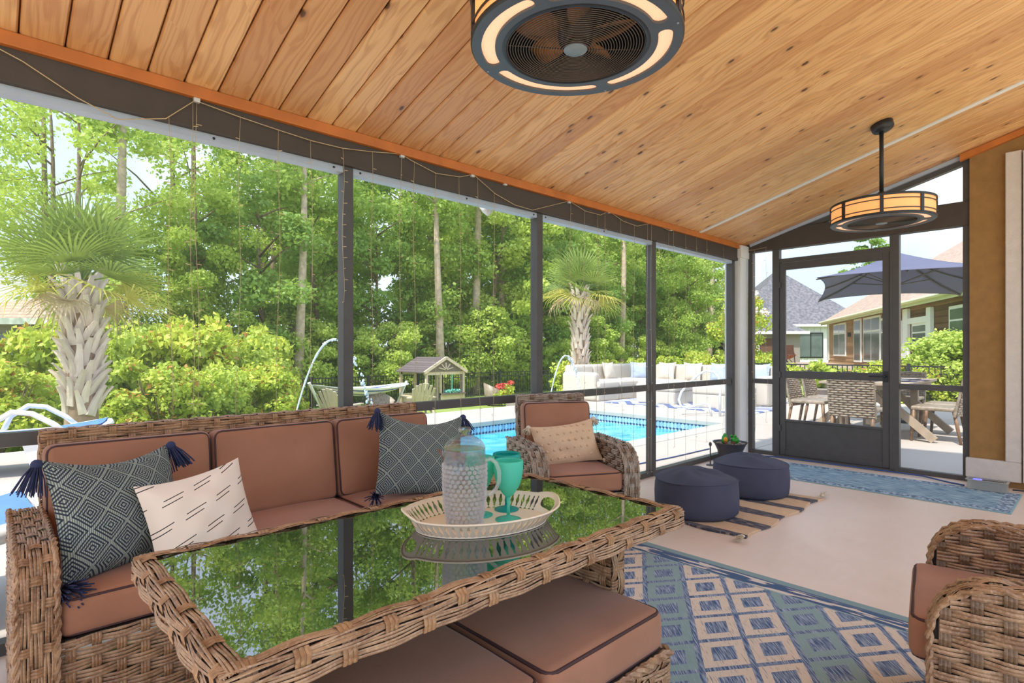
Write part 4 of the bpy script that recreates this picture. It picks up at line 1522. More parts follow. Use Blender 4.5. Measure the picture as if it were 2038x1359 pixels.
# =================================================================== FANDELIERS
def fan(loc, label):
    root = tag(empty('fan_chandelier', loc), label, 'ceiling fan', 'caged ceiling fan lights')
    R, Hh = 0.312, 0.135
    n = 72
    # bottom plate with four slots
    circ = lambda r, m=n: [(r * math.cos(2 * PI * k / m), r * math.sin(2 * PI * k / m)) for k in range(m)]
    slots = []
    for q in range(4):
        a0 = q * PI / 2 + math.radians(8) + 0.35
        a1 = (q + 1) * PI / 2 - math.radians(8) + 0.35
        r0, r1 = 0.243, 0.284
        pts = []
        m = 18
        for i in range(m + 1):
            a = a0 + (a1 - a0) * i / m
            pts.append((r1 * math.cos(a), r1 * math.sin(a)))
        rm, rh = (r0 + r1) / 2, (r1 - r0) / 2
        for i in range(1, 6):
            t = PI * i / 6
            rr = rm + rh * math.cos(t)
            aa = a1 + rh * math.sin(t) / rm * 0.9
            pts.append((rr * math.cos(aa), rr * math.sin(aa)))
        for i in range(m + 1):
            a = a1 + (a0 - a1) * i / m
            pts.append((r0 * math.cos(a), r0 * math.sin(a)))
        for i in range(1, 6):
            t = PI + PI * i / 6
            rr = rm + rh * math.cos(t)
            aa = a0 + rh * math.sin(t) / rm * 0.9
            pts.append((rr * math.cos(aa), rr * math.sin(aa)))
        slots.append(pts)
    v2, f2 = fill2d(circ(R), [circ(0.218)] + slots)
    mb = MB()
    mb.add([(x, y, 0.0) for x, y in v2], [tuple(reversed(f)) for f in f2])
    mb.add([(x, y, 0.008) for x, y in v2], f2)
    for loop in [circ(R), circ(0.218)] + slots:
        m = len(loop)
        mb.add([(x, y, 0.0) for x, y in loop] + [(x, y, 0.008) for x, y in loop], [(i, (i + 1) % m, (i + 1) % m + m, i + m) for i in range(m)])
    plate = mb.build('bottom_plate', 'fan_ring', root)
    for k in range(4):
        a = k * PI / 2 + 0.35
        MB().ball((0.302 * math.cos(a), 0.302 * math.sin(a), 0.0), 0.004, 8, 5).build('screw', 'fan_hub', plate)
    # diffuser ring above the slots
    mb = MB()
    mb.lathe([(0.232, 0.011), (0.296, 0.011)], n, cap0=False, cap1=False)
    mb.build('diffuser_ring', 'diffuser', root)
    # rims
    MB().lathe([(R, 0.0), (R + 0.004, 0.004), (R + 0.004, 0.014), (R, 0.016)], n, cap0=False, cap1=False).build('lower_band', 'fan_metal', root, smooth=True)
    mb = MB()
    mb.lathe([(0.05, Hh + 0.003), (R + 0.004, Hh + 0.003), (R + 0.006, Hh), (R + 0.004, Hh - 0.012), (R, Hh - 0.012)], n, cap0=False, cap1=False)
    mb.build('upper_band', 'fan_metal', root)
    for z in (0.036, Hh - 0.036):
        mb = MB()
        mb.lathe([(R, z - 0.003), (R + 0.004, z - 0.003), (R + 0.004, z + 0.003), (R, z + 0.003)], n, cap0=False, cap1=False)
        mb.build('thin_band', 'fan_metal', root)
    for k in range(8):
        a = 2 * PI * (k + 0.3) / 8
        mb = MB()
        c_, s_ = math.cos(a), math.sin(a)
        mb.bar((R * c_, R * s_, 0.01), (R * c_, R * s_, Hh - 0.005), 0.022, 0.010, up=(c_, s_, 0))
        mb.build('upright', 'fan_metal', root)
        # amber panel between uprights
        mb = MB()
        m = 8
        vs_ = []
        for i in range(m + 1):
            b = a + 2 * PI / 8 * i / m
            for rr in (R - 0.004, R - 0.008):
                for z in (0.012, Hh - 0.008):
                    vs_.append((rr * math.cos(b), rr * math.sin(b), z))
        fs = []
        for i in range(m):
            q = i * 4
            fs += [(q, q + 4, q + 5, q + 1), (q + 3, q + 7, q + 6, q + 2)]
        mb.add(vs_, fs)
        mb.build('amber_panel', 'amber', root, smooth=True)
    # inner drum
    mb = MB()
    mb.lathe([(0.222, 0.008), (0.222, Hh - 0.004)], n, cap0=False, cap1=False)
    mb.lathe([(0.222, 0.0), (0.212, -0.003), (0.206, 0.004), (0.206, 0.012), (0.222, 0.012)], n, cap0=False, cap1=False)
    mb.build('inner_drum', 'fan_metal', root, smooth=True)
    # grille
    mb = MB()
    for i in range(21):
        r = 0.042 + (0.206 - 0.042) * i / 20
        z = 0.002 - 0.006 * (1 - (r / 0.21) ** 2)
        mb.tube([(r * math.cos(2 * PI * k / 48), r * math.sin(2 * PI * k / 48), z) for k in range(48)], 0.0015, 4, closed=True)
    for k in range(6):
        a = 2 * PI * k / 6 + 0.35
        mb.tube([(0.03 * math.cos(a), 0.03 * math.sin(a), -0.001), (0.212 * math.cos(a), 0.212 * math.sin(a), 0.005)], 0.0018, 4)
    mb.build('grille', 'fan_wire', root, smooth=True)
    MB().lathe([(0.034, -0.006), (0.036, -0.003), (0.036, 0.004)], 32).build('hub_cap', 'fan_hub', root, smooth=True)
    for k in range(5):
        a = 2 * PI * k / 5 + 0.2
        mb = MB()
        vs_ = []
        for i in range(6):
            f = i / 5
            r = 0.045 + 0.145 * f
            w = 0.028 + 0.05 * math.sin(f * PI * 0.8)
            for sg in (-1, 1):
                b = a + sg * w / r * 0.5
                vs_.append((r * math.cos(b), r * math.sin(b), 0.055 + sg * 0.016))
        fs = [(2 * i, 2 * i + 1, 2 * i + 3, 2 * i + 2) for i in range(5)]
        mb.add(vs_, fs)
        b_ = mb.build('fan_blade', 'fan_blade', root, smooth=True)
        sm = b_.modifiers.new('solid', 'SOLIDIFY')
        sm.thickness = 0.003
    MB().lathe([(0.05, 0.02), (0.055, 0.04), (0.055, Hh - 0.006)], 24).build('motor', 'fan_metal', root, smooth=True)
    MB().lathe([(0.095, Hh + 0.003), (0.092, Hh + 0.018), (0.06, Hh + 0.03), (0.045, Hh + 0.055), (0.030, Hh + 0.072), (0.018, Hh + 0.085)], 32).build('motor_cover', 'fan_metal', root, smooth=True)
    top = ceil_z(loc[1]) - loc[2]
    MB().lathe([(0.0135, Hh + 0.07), (0.0135, top - 0.02)], 16).build('downrod', 'fan_metal', root, smooth=True)
    cn = MB()
    cn.lathe([(0.03, -0.055), (0.06, -0.05), (0.068, -0.038), (0.07, 0.0)], 32)
    c_ = cn.build('canopy', 'fan_metal', root, smooth=True, loc=(0, 0, top - 0.002))
    c_.rotation_euler = (-slope, 0, 0)
    return root


fan((1.30, 1.10, 2.022), 'caged ceiling fan light with amber panels nearest the camera')
fan((4.60, 1.085, 2.01), 'caged ceiling fan light with amber panels hanging near the screen door')

# =================================================================== STRING LIGHTS
sl = tag(empty('string_light_curtain', (0, WY - 0.075, 0)), 'warm fairy light string draped along the dark beam with hanging strands', 'string lights')
PYW = WY - 0.075
wpx = [(-60, 70), (0, 98), (45, 122), (155, 195), (235, 238), (330, 236), (388, 200), (475, 232), (552, 258), (620, 280), (682, 295), (740, 302), (797, 306),
       (820, 320), (868, 345), (915, 352), (942, 347), (985, 385), (1025, 408), (1060, 418), (1133, 400), (1165, 420), (1195, 428), (1212, 420), (1240, 440),
       (1268, 450), (1300, 443), (1330, 458), (1365, 460), (1400, 465), (1436, 474)]
wp = [onY(x, y, PYW) for x, y in wpx]
wp = [Vector((p.x, 0, p.z)) for p in wp]
mb = MB()
mb.tube(wp, 0.0022, 5)
mb.build('main_wire', 'wire', sl, smooth=True)
cl_me = MB().box(-0.012, 0.012, -0.004, 0.012, -0.016, 0.014).build('clip', 'clip', mesh_only=True)
for x, y in ((392, 196), (801, 308), (941, 347), (1006, 364), (1133, 400), (1212, 420), (1300, 443), (1336, 456)):
    p = onY(x, y, PYW)
    link('clip', cl_me, sl, loc=(p.x, 0, p.z))


def main_z(x):
    for a, b in zip(wp[:-1], wp[1:]):
        if a.x <= x <= b.x:
            return a.z + (b.z - a.z) * (x - a.x) / max(1e-6, b.x - a.x)
    return 2.2


strand_px = [(336, 840), (381, 850), (389, 850), (478, 842), (556, 838), (620, 900), (683, 600), (740, 760), (797, 880), (824, 880), (868, 940), (915, 870), (951, 890), (983, 860),
             (1135, 730), (1163, 900), (1190, 860), (1205, 880), (1236, 880), (1262, 900), (1288, 960), (1296, 960), (1331, 905), (1341, 890), (1365, 915), (1386, 900), (1406, 880), (1440, 870)]
rg = random.Random(77)
for k, (px_, yb_) in enumerate(strand_px):
    top = onY(px_, 400, PYW)
    x = top.x
    zt_ = main_z(x)
    zb_ = max(0.06, onY(px_, yb_, PYW).z)
    pts = []
    m = 14
    sw = rg.uniform(-0.02, 0.02)
    for i in range(m + 1):
        f = i / m
        pts.append((x + sw * f * f + 0.006 * math.sin(f * 9 + k), 0.0, zt_ + (zb_ - zt_) * f))
    mb = MB()
    mb.tube(pts, 0.0011, 4)
    st_ = mb.build('strand', 'wire', sl, smooth=True)
    bb = MB()
    for i in range(1, m + 1):
        p = Vector(pts[i])
        a = rg.random() * 2 * PI
        d = Vector((math.cos(a) * 0.022, -abs(math.sin(a)) * 0.006, rg.uniform(-0.006, 0.006)))
        bb.tube([p, p + d * 0.6, p + d], [0.0010, 0.0018, 0.0015], 5)
    bb.build('bulbs', 'bulb', st_, kind='stuff')
s2 = tag(empty('string_light_strand', (DX - 0.075, 0, 0)), 'short fairy light strand hanging beside the white column in front of the door wall', 'string lights')
for k, (ya_, zb_) in enumerate(((2.60, 0.15), (2.47, 0.35))):
    mb = MB()
    pts = [(0, ya_ + 0.012 * math.sin(i * 0.9 + k), 2.20 + (zb_ - 2.20) * i / 14) for i in range(15)]
    mb.tube(pts, 0.0011, 4)
    st_ = mb.build('strand', 'wire', s2)
    bb = MB()
    for i in range(1, 15):
        p = Vector(pts[i])
        d = Vector((-0.004, 0.02 * (1 if i % 2 else -1), 0.003))
        bb.tube([p, p + d * 0.6, p + d], [0.0010, 0.0018, 0.0015], 5)
    bb.build('bulbs', 'bulb', st_, kind='stuff')
mb = MB()
mb.tube([(0, 2.66, 2.20), (0, 2.60, 2.20), (0, 2.47, 2.21)], 0.0018, 4)
mb.build('main_wire', 'wire', s2)

# =================================================================== SMALL THINGS BY THE DOOR
# planter with two glazed figures
pl = tag(empty('planter_bowl', (5.40, 2.565, 0.0)), 'dark shallow planter of pebbles at the foot of the white column', 'planter')
MB().lathe([(0.09, 0.0), (0.10, 0.01), (0.12, 0.12), (0.155, 0.20), (0.165, 0.205), (0.16, 0.195), (0.13, 0.17)], 32).build('bowl', 'dark_pot', pl, smooth=True)
mb = MB()
rg = random.Random(3)
for i in range(120):
    a, r = rg.random() * 2 * PI, 0.14 * math.sqrt(rg.random())
    mb.ball((r * math.cos(a), r * math.sin(a), 0.178 + rg.random() * 0.01), rg.uniform(0.008, 0.014), 6, 4, (1, rg.uniform(0.7, 1), 0.6))
mb.build('pebbles', 'pebble', pl, smooth=True, kind='stuff')
f1 = tag(empty('garden_figurine', (5.37, 2.605, 0.184)), 'glossy green and orange figurine in the planter', 'figurine')
MB().lathe([(0.020, 0.0), (0.032, 0.02), (0.033, 0.045), (0.024, 0.075), (0.012, 0.098), (0.003, 0.108)], 18).build('body', 'green_glaze', f1, smooth=True)
MB().ball((-0.018, -0.016, 0.045), 0.026, 12, 8, (0.8, 0.8, 1.1)).build('orange_front', 'orange_glaze', f1, smooth=True)
MB().ball((-0.028, -0.022, 0.014), 0.018, 10, 7).build('clay_base', 'clay', f1, smooth=True)
f2 = tag(empty('garden_figurine', (5.43, 2.53, 0.184)), 'round glossy green frog figurine in the planter', 'figurine')
MB().ball((0, 0, 0.038), 0.042, 16, 10, (0.9, 1.0, 0.85)).build('body', 'green_glaze', f2, smooth=True)
for s_ in (-1, 1):
    MB().ball((-0.01, 0.018 * s_ + 0.012, 0.078), 0.014, 10, 7).build('eye', 'green_glaze', f2, smooth=True)
MB().ball((-0.03, 0.0, 0.012), 0.02, 10, 7).build('clay_base', 'clay', f2, smooth=True)
sk = tag(empty('garden_stake', (5.12, 2.63, 0.0)), 'small dark metal stake with a round finial beside the planter', 'stake')
mb = MB()
mb.tube([(0, 0, 0), (0, 0, 0.19)], 0.006, 6)
mb.build('rod', 'dark_pot', sk)
MB().ball((0, 0, 0.205), 0.02, 12, 8, (0.7, 0.7, 1.1)).build('finial', 'dark_pot', sk, smooth=True)
MB().lathe([(0.04, 0.0), (0.035, 0.008), (0.008, 0.014)], 16).build('base', 'dark_pot', sk)

# clear box with a blue-lit gadget
bx = tag(empty('storage_box', (5.80, 0.645, 0.008), math.radians(0)), 'frosted plastic box with a blue-lit gadget under the stucco wall', 'box')
mb = MB()
w, l, hgt = 0.13, 0.24, 0.072
for x0, x1, y0, y1 in ((-w / 2, -w / 2 + 0.004, -l / 2, l / 2), (w / 2 - 0.004, w / 2, -l / 2, l / 2), (-w / 2, w / 2, -l / 2, -l / 2 + 0.004), (-w / 2, w / 2, l / 2 - 0.004, l / 2)):
    mb.box(x0, x1, y0, y1, 0.0, hgt)
mb.box(-w / 2, w / 2, -l / 2, l / 2, 0.0, 0.004)
mb.build('body', 'frost', bx)
mb = MB()
for x0, x1, y0, y1 in ((-w / 2 - 0.012, -w / 2 + 0.004, -l / 2 - 0.012, l / 2 + 0.012), (w / 2 - 0.004, w / 2 + 0.012, -l / 2 - 0.012, l / 2 + 0.012), (-w / 2, w / 2, -l / 2 - 0.012, -l / 2 + 0.004), (-w / 2, w / 2, l / 2 - 0.004, l / 2 + 0.012)):
    mb.box(x0, x1, y0, y1, hgt, hgt + 0.006)
bev(mb.build('rim', 'frost', bx), 0.002)
gd = tag(empty('electronic_gadget', (5.80, 0.645, 0.014)), 'dark gadget with a glowing blue ring inside the frosted box', 'gadget')
bev(MB().box(-0.035, 0.035, -0.10, 0.10, 0.0, 0.062).build('body', 'black_metal', gd), 0.01)
mb = MB()
mb.tube([(0.016 * math.cos(2 * PI * k / 24), 0.062 + 0.026 * math.sin(2 * PI * k / 24), 0.065) for k in range(24)], 0.004, 6, closed=True)
mb.build('light_ring', 'blue_led', gd)
mb = MB()
mb.tube([(5.78, 0.79, 0.02), (5.86, 0.9, 0.012), (5.98, 1.1, 0.014), (5.99, 1.5, 0.012), (5.985, 2.0, 0.012), (5.97, 2.34, 0.012), (5.90, 2.48, 0.012)], 0.007, 8)
tag(mb.build('garden_hose', 'blue_hose', smooth=True), 'thin blue hose lying along the foot of the screen door', 'hose')
mb = MB()
mb.tube([(3.2, 3.4, -0.042), (4.2, 3.32, -0.042), (5.4, 3.22, -0.042), (6.2, 3.2, -0.042)], 0.008, 6)
tag(mb.build('deck_cable', 'blue_hose', smooth=True), 'blue cable lying on the concrete between pool and screen wall', 'cable')
mb = MB()
mb.tube([(5.86, 0.50, 0.02), (5.93, 0.42, 0.012), (5.96, 0.2, 0.012), (5.95, -0.3, 0.012)], 0.006, 6)
tag(mb.build('power_cord', 'black_metal', smooth=True), 'black cord running from the frosted box along the wall', 'cord')
# floodlight outside the beam
for k, (px_, py_, yy, lab) in enumerate(((968, 412, 2.93, 'white floodlight under the eave outside the third screen bay'), (1436, 500, 2.93, 'white floodlight under the eave next to the white column'))):
    p = onY(px_, py_, yy)
    fd = tag(empty('floodlight', p), lab, 'floodlight')
    mb = MB()
    mb.lathe([(0.028, -0.04), (0.045, 0.0), (0.05, 0.035), (0.046, 0.037)], 20)
    o = mb.build('lamp_head', 'white_plastic', fd, smooth=True)
    o.rotation_euler = (math.radians(120), 0, 0.6)
    MB().box(-0.012, 0.012, -0.092, 0.0, -0.01, 2.14 - p.z).build('bracket', 'white_plastic', fd)

# =================================================================== POOL AND DECK
DZ = -0.05
dk = struct(empty('pool_deck'))


def slabs(x0, x1, y0, y1, nx, ny):
    for i in range(nx):
        for j in range(ny):
            a, b = x0 + (x1 - x0) * i / nx, x0 + (x1 - x0) * (i + 1) / nx
            c, d = y0 + (y1 - y0) * j / ny, y0 + (y1 - y0) * (j + 1) / ny
            MB().box(a + 0.005, b - 0.005, c + 0.005, d - 0.005, DZ - 0.12, DZ).build('slab', 'deck', dk)


slabs(-9, 2.2, 2.86, 8.6, 4, 2)
slabs(2.2, 8.92, 2.86, 3.9, 3, 1)
slabs(2.2, 8.92, 7.25, 8.6, 3, 1)
slabs(8.92, 14.6, 2.86, 9.6, 2, 3)
slabs(6.32, 14.6, -4, 2.86, 3, 2)
MB().box(-9, 2.3, 2.84, 8.6, DZ - 0.2, DZ - 0.02).build('slab_bed', 'gray_pot', dk)
MB().box(8.85, 14.6, 2.84, 9.6, DZ - 0.2, DZ - 0.02).build('slab_bed', 'gray_pot', dk)
MB().box(6.2, 14.6, -4, 2.9, DZ - 0.2, DZ - 0.02).build('slab_bed', 'gray_pot', dk)
MB().box(2.2, 8.92, 2.84, 3.95, DZ - 0.2, DZ - 0.02).build('slab_bed', 'gray_pot', dk)
MB().box(2.2, 8.92, 7.2, 8.6, DZ - 0.2, DZ - 0.02).build('slab_bed', 'gray_pot', dk)
pool = tag(empty('swimming_pool', (0, 0, 0)), 'turquoise swimming pool with a mosaic tile waterline', 'pool')
PX0, PX1, PY0, PY1 = 2.5, 8.62, 4.2, 6.95
for x0, x1, y0, y1 in ((PX0 - 0.3, PX1 + 0.3, PY0 - 0.3, PY0), (PX0 - 0.3, PX1 + 0.3, PY1, PY1 + 0.3), (PX0 - 0.3, PX0, PY0, PY1), (PX1, PX1 + 0.3, PY0, PY1)):
    bev(MB().box(x0, x1, y0, y1, DZ - 0.07, DZ + 0.008).build('coping', 'coping', pool), 0.012, 3)
wz = DZ - 0.20
for x0, x1, y0, y1 in ((PX0 - 0.06, PX1 + 0.06, PY0 - 0.06, PY0 + 0.0), (PX0 - 0.06, PX1 + 0.06, PY1 + 0.02, PY1 + 0.08), (PX0 - 0.08, PX0 - 0.02, PY0, PY1), (PX1 + 0.02, PX1 + 0.08, PY0, PY1)):
    MB().box(x0, x1, y0, y1, DZ - 0.5, DZ - 0.05).build('pool_wall', 'tile_grout', pool)
mb = MB()
mb.grid(lambda u, v: (PX0 - 0.02 + (PX1 - PX0 + 0.04) * u, PY0 - 0.02 + (PY1 - PY0 + 0.04) * v, wz + 0.006 * math.sin(u * 40 + v * 9) * math.sin(v * 23)), 60, 30)
mb.build('water', 'water', pool, smooth=True)
# tiles along the far and right waterline
hexp = [(0, -0.048), (0.030, -0.030), (0.030, 0.030), (0, 0.048), (-0.030, 0.030), (-0.030, -0.030)]


def tile_me(axis):
    mb = MB()
    if axis == 'y':
        f_ = [(a, 0.0, b) for a, b in hexp]
        g_ = [(a, 0.012, b) for a, b in hexp]
    else:
        f_ = [(0.0, a, b) for a, b in hexp]
        g_ = [(0.012, a, b) for a, b in hexp]
    mb.add(f_ + g_, [tuple(range(6)), tuple(reversed(range(6, 12)))] + [(i, i + 6, (i + 1) % 6 + 6, (i + 1) % 6) for i in range(6)])
    return mb.build('tile', 'tile_light', mesh_only=True)


ty, tx = tile_me('y'), tile_me('x')
zc = DZ - 0.125
dots = MB()
x = PX0 + 0.05
while x < PX1 - 0.02:
    link('tile', ty, pool, loc=(x, PY1 + 0.008, zc))
    for zz in (zc - 0.052, zc + 0.052):
        dots.box(x + 0.020, x + 0.048, PY1 + 0.004, PY1 + 0.02, zz - 0.014, zz + 0.014)
    x += 0.068
y = PY0 + 0.05
while y < PY1:
    link('tile', tx, pool, loc=(PX1 + 0.008, y, zc))
    for zz in (zc - 0.052, zc + 0.052):
        dots.box(PX1 + 0.004, PX1 + 0.02, y + 0.020, y + 0.048, zz - 0.014, zz + 0.014)
    y += 0.068
dots.build('accent_tiles', 'tile_dark', pool, kind='stuff')

# pool hand rail
P0 = Vector((9.35, 4.88, 0))
nrm = ray(1400, 698).normalized()
hr = [hit(x, y, P0, nrm) for x, y in ((1433, 826), (1433, 775), (1430, 750), (1420, 740), (1404, 738), (1390, 745), (1372, 762), (1356, 780), (1351, 795), (1355, 808), (1366, 811), (1385, 807), (1402, 803), (1411, 806), (1416, 824))]
hr[0].z = DZ
hr[-1].z = DZ
mb = MB()
mb.tube(hr, 0.022, 10)
tag(mb.build('pool_handrail', 'white_metal', smooth=True), 'white looped pool handrail at the far pool corner', 'handrail')

# water jets
def jet(p0, vx, vy, vz, T, label, brk):
    root = tag(empty('water_jet', p0), label, 'water jet')
    MB().lathe([(0.03, 0.0), (0.028, 0.012), (0.01, 0.02)], 12).build('nozzle', 'white_metal', root)
    mb = MB()
    pts, rs = [], []
    m = 40
    rg = random.Random(int(p0[0] * 10))
    for i in range(m + 1):
        t = T * i / m
        if i / m < brk:
            pts.append((vx * t, vy * t, 0.01 + vz * t - 4.9 * t * t))
            rs.append(0.010 + 0.012 * i / m + rg.uniform(-0.003, 0.003))
    mb.tube(pts, rs, 8)
    for i in range(int(m * brk), m * 3):
        t = T * i / m * (1 if i <= m else 0) + (T * (brk + (1 - brk) * rg.random()) if i > m else 0)
        p = (vx * t + rg.uniform(-0.03, 0.03), vy * t + rg.uniform(-0.03, 0.03), 0.01 + vz * t - 4.9 * t * t)
        mb.ball(p, rg.uniform(0.006, 0.018), 6, 5, (1, 1, 1.5))
    mb.build('water_arc', 'jet', root, smooth=True, kind='stuff')


jet((2.95, 7.42, DZ), 0.85, -0.72, 5.05, 1.03, 'arching water jet beside the pool, left of the hammock', 0.55)
jet((7.95, 7.42, DZ), 0.50, -0.55, 4.55, 0.93, 'arching water jet beside the far palm', 0.52)

# =================================================================== LOUNGERS
def lounger(loc, rz, label):
    root = tag(empty('sun_lounger', loc, rz), label, 'sun lounger', 'white and blue sun loungers')
    # along +x, head at -x
    for s in (-1, 1):
        mb = MB()
        pts = [(-1.0, s * 0.31, 0.42), (-0.6, s * 0.32, 0.33), (-0.1, s * 0.32, 0.31), (0.5, s * 0.32, 0.33), (0.85, s * 0.31, 0.39), (0.98, s * 0.28, 0.41)]
        mb.tube(pts, [0.03, 0.04, 0.045, 0.045, 0.04, 0.03], 10)
        mb.build('side_rail', 'white_plastic', root, smooth=True)
        mb = MB()
        mb.tube([(0.08, s * 0.34, 0.34), (0.14, s * 0.35, 0.50), (0.28, s * 0.355, 0.60), (0.42, s * 0.355, 0.58), (0.58, s * 0.35, 0.47), (0.68, s * 0.34, 0.37)], 0.026, 8)
        mb.build('armrest', 'white_plastic', root, smooth=True)
        for x_ in (-0.5, 0.5):
            mb = MB()
            mb.add([(x_ - 0.16, s * 0.30, 0.32), (x_ + 0.16, s * 0.30, 0.32), (x_ + 0.07, s * 0.30, 0.0), (x_ - 0.07, s * 0.30, 0.0),
                    (x_ - 0.16, s * 0.345, 0.32), (x_ + 0.16, s * 0.345, 0.32), (x_ + 0.07, s * 0.345, 0.0), (x_ - 0.07, s * 0.345, 0.0)],
                   [(0, 1, 2, 3), (7, 6, 5, 4), (0, 4, 5, 1), (1, 5, 6, 2), (2, 6, 7, 3), (3, 7, 4, 0)])
            bev(mb.build('leg', 'white_plastic', root), 0.01)
    for x_ in (0.96, -0.99):
        mb = MB()
        mb.tube([(x_, -0.28, 0.41), (x_ + 0.03, 0, 0.42), (x_, 0.28, 0.41)], 0.032, 8)
        mb.build('end_rail', 'white_plastic', root, smooth=True)
    mb = MB()
    prof = [(-0.97, 0.44), (-0.6, 0.35), (-0.1, 0.325), (0.4, 0.34), (0.8, 0.395), (0.94, 0.425)]
    for sgz, fl_ in ((0.012, False), (0.0, True)):
        vs_ = []
        for x_, z_ in prof:
            vs_ += [(x_, -0.30, z_ + sgz + 0.012), (x_, 0.0, z_ + sgz), (x_, 0.30, z_ + sgz + 0.012)]
        fs = []
        for i in range(len(prof) - 1):
            for k in range(2):
                q = i * 3 + k
                f = (q, q + 3, q + 4, q + 1)
                fs.append(tuple(reversed(f)) if not fl_ else f)
        mb.add(vs_, fs)
    mb.build('sling', 'blue_sling', root, smooth=True)
    return root


lounger((-0.02, 7.25, DZ), math.radians(-12), 'white sun lounger with a blue sling in front of the near palm')
lounger((-0.78, 3.45, DZ), math.radians(4), 'white sun lounger with a blue sling just outside the sofa, at the left edge')

# =================================================================== OUTDOOR SECTIONAL
sc_ = tag(empty('outdoor_sectional', (12.0, 7.0, DZ)), 'cream upholstered outdoor sectional sofa beyond the pool', 'sofa')


def sblock(name, x0, x1, y0, y1, z0, z1, r=0.06, parent=sc_, puff=0.0, mat='outdoor_cream', base=(12.0, 7.0)):
    return MB().rbox(x1 - x0, y1 - y0, z1 - z0, r, puff, ((x0 + x1) / 2 - base[0], (y0 + y1) / 2 - base[1], (z0 + z1) / 2)).build(name, mat, parent, smooth=True, weld=True)


# run along Y facing -X
for a, b in ((4.85, 5.85), (5.85, 6.9), (6.9, 7.95)):
    sblock('seat_base', 11.75, 12.75, a, b, 0.0, 0.30, 0.03)
    sblock('seat_cushion', 11.72, 12.55, a + 0.005, b - 0.005, 0.30, 0.45, 0.05, puff=0.02)
    sblock('back_block', 12.52, 12.80, a, b, 0.0, 0.82, 0.07)
sblock('end_arm', 11.70, 12.62, 4.76, 5.02, 0.0, 0.62, 0.06)
# run along X facing -Y
for a, b in ((10.2, 11.0), (11.0, 11.8), (11.8, 12.8)):
    sblock('seat_base', a, b, 7.95, 8.95, 0.0, 0.30, 0.03)
    sblock('seat_cushion', a + 0.005, b - 0.005, 7.92, 8.75, 0.30, 0.45, 0.05, puff=0.02)
    sblock('back_block', a, b, 8.72, 9.0, 0.0, 0.82, 0.07)
sblock('end_arm', 10.12, 10.34, 8.0, 9.0, 0.0, 0.66, 0.08)
for k, (x, y, lab) in enumerate(((11.0, 5.35, 'cream square outdoor ottoman nearest the pool handrail'), (11.05, 6.75, 'cream square outdoor ottoman in the middle of the blue outdoor rug'))):
    e_ = tag(empty('outdoor_ottoman', (x, y, DZ)), lab, 'ottoman', 'outdoor ottomans')
    sblock('base', -0.42, 0.42, -0.48, 0.48, 0.0, 0.28, 0.03, e_, base=(0, 0))
    sblock('cushion', -0.43, 0.43, -0.49, 0.49, 0.28, 0.44, 0.05, e_, 0.02, base=(0, 0))
labs = ['pale blue pillow at the corner of the outdoor sectional', 'striped-look cream pillow beside the pale blue corner pillow', 'cream pillow on the middle seat of the outdoor sectional', 'pale blue pillow on the middle seat of the outdoor sectional', 'pale blue pillow on the right end of the outdoor sectional', 'cream pillow near the left end of the outdoor sectional']
for k, (x, y, rz, mt) in enumerate(((12.3, 8.25, -45, 'outdoor_blue'), (12.42, 7.55, -90, 'outdoor_cream'), (12.42, 6.85, -90, 'outdoor_cream'), (12.42, 6.15, -90, 'outdoor_blue'), (12.42, 5.25, -90, 'outdoor_blue'), (11.5, 8.62, 0, 'outdoor_cream'))):
    c_, s_ = math.cos(math.radians(rz)), math.sin(math.radians(rz))
    pillow('outdoor_pillow', 0.48, 0.46, 0.18, (x, y, DZ + 0.66), (c_, s_, 0), (s_ * -0.25, c_ * 0.25, 0.96), [mt, mt], labs[k], 60 + k, 0.02, 12)
o = MB().box(10.1, 11.7, 4.4, 7.85, DZ + 0.001, DZ + 0.012).build('outdoor_rug', 'outdoor_rug')
tag(o, 'blue and white zigzag outdoor rug under the ottomans by the pool', 'rug')

# =================================================================== DINING SET AND UMBRELLA
dt = tag(empty('dining_table', (9.25, 2.2, DZ)), 'weathered wooden outdoor dining table with angled braces beyond the screen door', 'table')
for i in range(6):
    w = 1.0 / 6
    bev(MB().box(-0.95, 0.95, -0.5 + i * w + 0.004, -0.5 + (i + 1) * w - 0.004, 0.715, 0.75).build('top_plank', 'gray_wood', dt), 0.004)
MB().box(-0.88, 0.88, -0.44, 0.44, 0.655, 0.714).build('apron', 'gray_wood', dt)
for sx in (-1, 1):
    for sy in (-1, 1):
        bev(MB().box(sx * 0.55 - 0.045, sx * 0.55 + 0.045, sy * 0.30 - 0.045, sy * 0.30 + 0.045, 0.0, 0.66).build('leg', 'gray_wood', dt), 0.005)
        MB().bar((sx * 0.55, sy * 0.30, 0.42), (sx * 0.55, sy * 0.72, 0.03), 0.07, 0.09).build('foot_brace', 'gray_wood', dt)
        MB().bar((sx * 0.55, sy * 0.02, 0.64), (sx * 0.55, sy * 0.30, 0.30), 0.05, 0.07).build('knee_brace', 'gray_wood', dt)
MB().bar((-0.55, 0, 0.2), (0.55, 0, 0.2), 0.07, 0.07).build('stretcher', 'gray_wood', dt)
